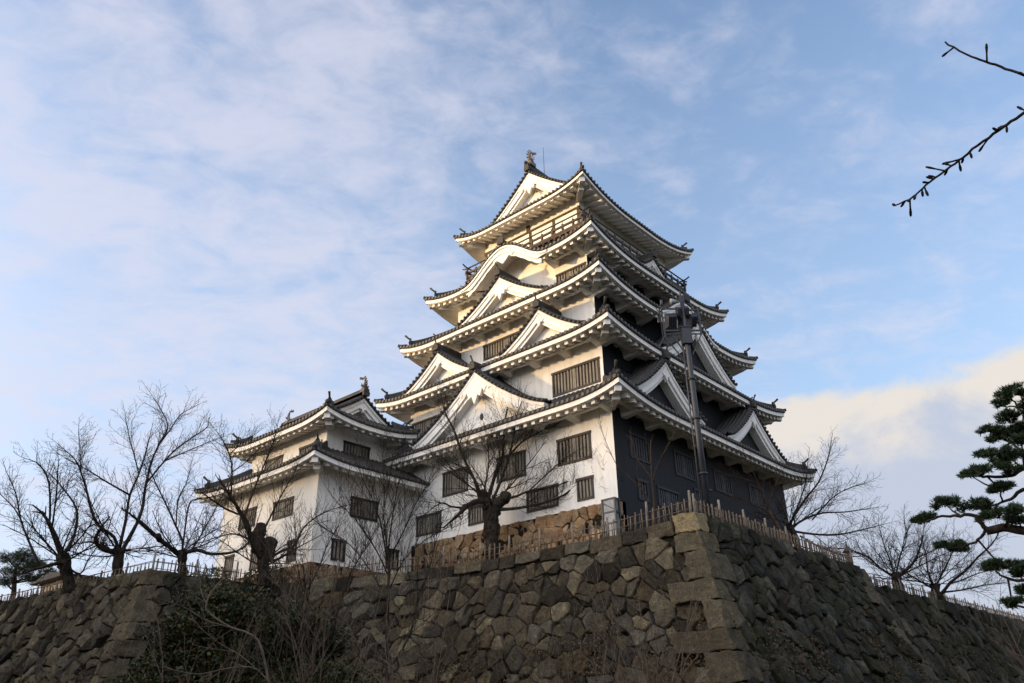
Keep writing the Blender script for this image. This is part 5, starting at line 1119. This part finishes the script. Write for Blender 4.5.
    for lb in TREES['pine']:
        a = min(pts, key=lambda p: abs(p.z - lb[0][2] + .4)); first = Vector(lb[0][:3])
        lb2 = ([(a.x, a.y, a.z, lb[0][3] * 1.3)] + lb) if (first - a).length < 3.4 and lb[0][3] > .045 else lb
        q_, r_ = catmull(lb2, 3); q_ = [p + Vector((rg.gauss(0, .012), rg.gauss(0, .012), rg.gauss(0, .012))) for p in q_]; tk.tube(q_, r_, 7)
    for c in TREES['pine_clumps']:
        k = int(90 + 900 * c[3] * c[4] * 2.2)
        needle_cloud(nd, c[:3], c[3] * .72, c[4] * .80, int(k * .75), rg, .105)
        for j in range(5):
            cc = (c[0] + rg.uniform(-1, 1) * c[3] * .9, c[1] + rg.uniform(-1, 1) * c[3] * .9, c[2] + rg.uniform(-.6, .5) * c[4]); needle_cloud(nd, cc, c[3] * .36, c[4] * .55, int(k * .2), rg, .10)
        near = min((Vector(q_[:3]) for lb in TREES['pine'] for q_ in lb), key=lambda q_: (q_ - Vector(c[:3])).length); e_ = Vector(c[:3])
        tk.tube([near, near.lerp(e_, .5) + Vector((0, 0, -.05)), e_], [.025, .02, .01], 5)
    # the rest of its crown, right of the picture
    for i in range(30):
        t = rg.uniform(.35, 1); p = pts[int(t * (len(pts) - 1))]; a_ = rg.uniform(-2.9, .35); l = rg.uniform(.7, 2.6) * (1.25 - .6 * t)
        e_ = Vector((p.x + math.cos(a_) * l, min(p.y + math.sin(a_) * l, .5), p.z + rg.uniform(-.1, .5)))
        tk.tube([p, p.lerp(e_, .5) + Z * .08, e_], [.05, .035, .015], 6); needle_cloud(nd, e_ + Z * .1, rg.uniform(.4, .7), rg.uniform(.18, .28), 320, rg, .12)
    tk.build('trunk', M['bark'], root); nd.build('crown', M['needle'], root)
    # unseen trees added round the viewer to shade the lower stones
    rg = random.Random(77); wd, wt = MB(), MB()
    path = [(-30, -30), (-22, -4), (-13, 20), (-4, 40), (3, 58)]; path2 = [(-8, -28), (16, -24), (42, -20), (70, -18), (100, -16)]
    for pth in (path, path2):
        for (a, b_) in zip(pth[:-1], pth[1:]):
            n = int(math.hypot(b_[0] - a[0], b_[1] - a[1]) / 3.2)
            for i in range(n):
                x = a[0] + (b_[0] - a[0]) * i / n + rg.uniform(-1.5, 1.5); y = a[1] + (b_[1] - a[1]) * i / n + rg.uniform(-1.5, 1.5); hh = rg.uniform(.82, 1.12) * 15
                wt.tube([(x, y, GROUND - .1), (x + rg.uniform(-.3, .3), y, GROUND + hh * .5)], [.28, .16], 6)
                for (cz, a_, b2) in ((.38, 2.6, .30), (.68, 2.2, .28)): leaf_cloud(wd, (x + rg.uniform(-.5, .5), y + rg.uniform(-.5, .5), GROUND + hh * cz), a_, hh * b2, 330, rg, .95)
    o = wd.build('shade_woods', M['shade_woods']); tag(o, 'unseen evergreen trees added round the viewpoint to shade the ramparts', 'shade_woods', kind='stuff'); wt.build('trunks', M['bark'], o)
    # dark pine far left beyond the terrace
    rg = random.Random(9); cl = TREES['far_pine_clumps']; c0 = cl[3]; root = thing('pine_tree', (c0[0], c0[1], 6.0), 'dark pine standing behind the fence at the far left edge', 'tree'); tk, nd = MB(), MB()
    tk.tube([(c0[0], c0[1], 5.9), (c0[0] + .2, c0[1], 8), (c0[0], c0[1] + .2, 9.6)], [.22, .16, .08], 8)
    for c in cl: needle_cloud(nd, c[:3], c[3], c[4], int(700 * c[3] * c[4] + 150), rg, .22); tk.tube([(c0[0], c0[1], c[2] - .4), c[:3]], [.06, .03], 5)
    tk.build('trunk', M['bark'], root); nd.build('crown', M['needle'], root)
    # cherry twigs hanging into the upper right corner, from a tree beside the camera
    rg = random.Random(10); root = thing('cherry_tree', (5.6, -1.6, GROUND), 'bare budding branch tips hanging in at the upper right corner', 'tree'); tk, tw = MB(), MB()
    tr = [(5.6, -1.6, GROUND - .1, .20), (5.55, -1.5, .6, .17), (5.7, -1.3, 2.4, .13), (5.6, -1.0, 3.6, .09), (5.5, -.6, 4.1, .05)]
    pts, rr = catmull(tr, 4); tk.tube(pts, rr, 10)
    for i in range(9):
        t = rg.uniform(.4, .95); p = pts[int(t * (len(pts) - 1))]; a_ = rg.uniform(-2.6, -.5)
        grow(tw, p, Vector((math.cos(a_), math.sin(a_), rg.uniform(.3, 1.0))).normalized(), rg.uniform(1.2, 2.4), rg.uniform(.03, .05), 2, rg, .15, 6, 7, .2)
    for lb in TREES['tw']:
        a = (5.5, -.6, 4.1, .03); q_, r_ = catmull([a] + lb, 5)
        q_ = [p + Vector((rg.gauss(0, .003), rg.gauss(0, .003), rg.gauss(0, .003))) for p in q_]; tw.tube(q_, [x_ * .72 for x_ in r_], 7)
        for i in range(6, len(q_) - 1):
            if lb is TREES['tw'][0] and rg.random() > .35: continue
            for _ in range(rg.choice((0, 1, 1))):
                p = q_[i].lerp(q_[i + 1], rg.random()); tg = (q_[i + 1] - q_[i]).normalized(); rn = Vector((rg.gauss(0, 1), rg.gauss(0, 1), rg.gauss(0, 1))); rn = (rn - tg * rn.dot(tg)).normalized()
                l = rg.choice((.025, .035, .05, .10)); d = (rn * .8 + tg * .5).normalized()
                tw.tube([p, p + d * l * .6, p + d * l, p + d * (l + .022), p + d * (l + .03)], [.007, .006, .010, .008, .002], 6)
    tk.build('trunk', M['bark'], root); tw.build('twigs', M['bark'], root)

# ------------------------------------------------------------------ small things on the terrace
def build_mast():
    b = Vector((29.12, 15.5, 6.6)); rv = Vector((.669, -.743, 0)); fv = Vector((.743, .669, 0))
    root = thing('floodlight_mast', b, 'tall dark floodlight mast with lamps and brackets in front of the black clad wall', 'light mast')
    def q_(r, z, f=0.0): return Vector((b.x, b.y, z)) + rv * r + fv * f
    po = MB(); po.tube([q_(0, 6.5), q_(0, 12), q_(0, 15.3), q_(0, 17.7)], [.145, .13, .115, .09], 16); po.tube([q_(0, 6.6), q_(0, 6.9)], .26, 16)
    for z in (9.4, 11.8, 13.6): po.tube([q_(0, z - .04), q_(0, z + .04)], .185, 16)
    pole = po.build('pole', M['mast_paint'], root)
    cd = MB(); cd.tube([q_(-.23, 6.6), q_(-.225, 12), q_(-.20, 15.2)], .032, 8); cd.tube([q_(.16, 8.7), q_(.27, 8.7)], .05, 6)
    for z in (8, 9.4, 10.6, 11.8, 13, 14.2): cd.bar(q_(-.25, z), q_(.0, z), .05, .05)
    cd.build('conduit', M['metal_grey'], pole)
    bx = MB(); bx.hexa([q_(-.21, 15.25, -.22), q_(.21, 15.25, -.22), q_(.21, 15.25, .2), q_(-.21, 15.25, .2), q_(-.21, 16.02, -.22), q_(.21, 16.02, -.22), q_(.21, 16.02, .2), q_(-.21, 16.02, .2)])
    bx.bar(q_(-.24, 16.04, -.01), q_(.24, 16.04, -.01), .5, .04); bx.build('control_box', M['mast_paint'], root)
    ar = MB()
    ar.bar(q_(-.98, 15.95), q_(.72, 15.95), .07, .07); ar.bar(q_(-.98, 15.78), q_(.72, 15.78), .05, .05); ar.bar(q_(-1.0, 17.08), q_(.1, 17.02), .06, .06); ar.bar(q_(.0, 16.98), q_(.70, 16.98), .06, .06)
    ar.bar(q_(-.98, 17.25), q_(-.93, 15.62), .07, .07); ar.bar(q_(-1.03, 17.25, .2), q_(-.98, 15.7, .2), .05, .05); ar.bar(q_(.66, 17.05), q_(.68, 15.75), .08, .08)
    ar.bar(q_(.70, 15.82), q_(.18, 14.75), .05, .05); ar.bar(q_(-.95, 15.66), q_(-.12, 14.35), .05, .05); ar.bar(q_(-.62, 15.80), q_(-.12, 14.8), .05, .05); ar.bar(q_(-.98, 15.66), q_(-1.28, 15.1), .05, .05)
    ar.tube([q_(-.04, 17.6), q_(-.04, 17.95)], [.05, .035], 8)
    ar.build('bracket', M['mast_paint'], root)
    def flood(r, z, w, h, dp, tilt, mat='mast_paint'):
        t = fv * math.cos(tilt) + Z * math.sin(tilt); u_ = -fv * math.sin(tilt) + Z * math.cos(tilt); c = q_(r, z)
        def e(a, b_, d): return c + rv * a + u_ * b_ + t * d
        mb = MB(); mb.hexa([e(-w, -h, dp), e(w, -h, dp), e(w, h, dp), e(-w, h, dp), e(-w * .6, -h * .6, -dp), e(w * .6, -h * .6, -dp), e(w * .6, h * .6, -dp), e(-w * .6, h * .6, -dp)])
        for k in range(5): a = -w * .55 + w * 1.1 * k / 4; mb.bar(e(a, -h * .55, -dp - .03), e(a, h * .55, -dp - .03), .02, .06, 0, t)
        f = mb.build('floodlight', M[mat], root); gl = MB(); gl.hexa([e(-w * .93, -h * .93, dp + .003), e(w * .93, -h * .93, dp + .003), e(w * .93, h * .93, dp + .003), e(-w * .93, h * .93, dp + .003), e(-w * .93, -h * .93, dp + .02), e(w * .93, -h * .93, dp + .02), e(w * .93, h * .93, dp + .02), e(-w * .93, h * .93, dp + .02)]); gl.build('lamp_glass', M['lamp_glass'], f)
    flood(-.56, 16.42, .30, .36, .16, .5); flood(.42, 16.45, .17, .30, .12, .5); flood(-.21, 16.85, .115, .30, .13, .3); flood(.15, 16.88, .115, .30, .13, .3)
    sp = MB(); c = q_(-.42, 17.36, -.1); sp.tube([c - rv * .14, c - rv * .04, c + rv * .12, c + rv * .16], [.15, .145, .07, .05], 14); sp.tube([c + rv * .12, q_(-.05, 17.4)], .02, 6); sp.build('loudspeaker', M['panel_white'], root)
    jb = MB(); c = q_(-.95, 17.35, -.05); jb.tube([c - Z * .16, c + Z * .12], .06, 8); jb.tube([c + rv * .03 - Z * .2, c - rv * .08 - Z * .45], .03, 6); jb.build('insulator', M['metal_grey'], root)
    # grey framed glass cabinet by the tower corner
    root = thing('glass_cabinet', (28.45, 19.75, 6.6), 'pale grey framed glass cabinet at the foot of the tower corner behind the fence', 'cabinet')
    fr, gl = MB(), MB(); x0, x1, y0, y1, z0, z1 = 28.36, 28.68, 19.42, 20.08, 6.6, 9.05
    for (x, y) in ((x0, y0), (x1, y0), (x0, y1), (x1, y1)): fr.box((x - .035, y - .035, z0), (x + .035, y + .035, z1))
    for z in (6.68, 8.45, 9.02):
        for a, b_ in (((x0, y0), (x0, y1)), ((x0, y0), (x1, y0)), ((x1, y0), (x1, y1)), ((x0, y1), (x1, y1))): fr.bar((*a, z), (*b_, z), .05, .06)
    fr.bar((x0 - .005, y0, 8.5), (x0 - .005, y1, 8.9), .04, .04)
    gl.box((x0 + .01, y0 + .04, z0 + .1), (x1 - .01, y1 - .04, z1 - .06)); f = fr.build('frame', M['mast_paint'], root); gl.build('panel', M['panel_white'], f)
    # lantern post on the far corner of the rampart
    root = thing('lantern_post', (40.35, 14.3, 6.6), 'short dark lantern post on the far corner of the front rampart', 'lantern'); po, hd = MB(), MB()
    po.tube([(40.35, 14.3, 6.5), (40.35, 14.3, 7.25)], [.06, .05], 8); hd.tube([(40.35, 14.3, 7.2), (40.35, 14.3, 7.28), (40.35, 14.3, 7.58), (40.35, 14.3, 7.62)], [.10, .16, .18, .12], 8); hd.tube([(40.35, 14.3, 7.60), (40.35, 14.3, 7.66), (40.35, 14.3, 7.82), (40.35, 14.3, 8.15)], [.24, .22, .05, .02], 8)
    po.build('post', M['mast_paint'], root); hd.build('lantern_head', M['wood_dark'], root)
    # low buildings beyond the left terrace
    def house(name, x, y, wx, wy, z0, zw, zr, mat, label):
        root = thing(name, (x, y, z0), label, 'building'); wl, rf, wn = MB(), MB(), MB(); wl.box((x - wx, y - wy, z0), (x + wx, y + wy, zw))
        o = .5; rf.add([(x - wx - o, y - wy - o, zw), (x + wx + o, y - wy - o, zw), (x + wx + o, y + wy + o, zw), (x - wx - o, y + wy + o, zw), (x - wx - o, y, zr), (x + wx + o, y, zr)], ((0, 1, 5, 4), (3, 2, 5, 4), (0, 3, 4), (1, 2, 5), (0, 1, 2, 3)))
        for k in range(4):
            xx = x - wx + (k + .5) * wx * .5; wn.box((xx - .35, y - wy - .05, zw - 1.2), (xx + .35, y - wy + .02, zw - .35))
        w_ = wl.build('wall', M[mat], root); rf.build('roof', M['tile'], root); wn.build('window', M['pane_dark'], w_)
    house('low_building', 19.2, 50.0, 1.6, 2.2, 6.0, 8.1, 8.5, 'house_wall', 'low tan walled building behind the left bare trees')
    house('town_house', 9.5, 82, 4, 3, -1.6, 8.6, 10.4, 'house_pale', 'pale distant house behind the fence at the far left edge')

# ------------------------------------------------------------------ assemble
castle, TIERS = build_castle()
turret = build_turret()
build_ramparts()
fence([(25.25, 14.1, 6.72), (25.68, 18, 6.62), (25.66, 24.8, 6.58)], 'bamboo fence on the front rampart between its sharp corner and the stumpy tree', 1)
fence([(25.66, 24.8, 6.58), (22.5, 30.7, 6.25), (21.1, 33.6, 6.15)], 'bamboo fence bending towards the turret, behind the slim bare tree', 2)
fence([(25.5, 14.08, 6.74), (33, 14.08, 6.72), (40.1, 14.08, 6.70)], 'bamboo fence on the shaded rampart edge in front of the black clad wall', 3)
fence([(15.5, 33.85, 6.08), (14.95, 40, 6.06), (13.6, 55, 6.05)], 'bamboo fence of close pickets along the top of the left rampart', 4, gapk=.14, ph=.72, kh=.56)
fence([(15.5, 33.85, 6.08), (21.2, 33.8, 6.08)], 'bamboo fence in front of the turret foot, between the left rampart corner and the shrubs', 5, ph=.95, kh=.74)
fence([(42.4, 16.0, 6.75), (60, 15.0, 6.75), (83, 13.7, 6.75)], 'bamboo fence along the top of the dark rampart at the right', 6, gapk=.17, ph=.9, kh=.74)
build_mast()
build_trees()
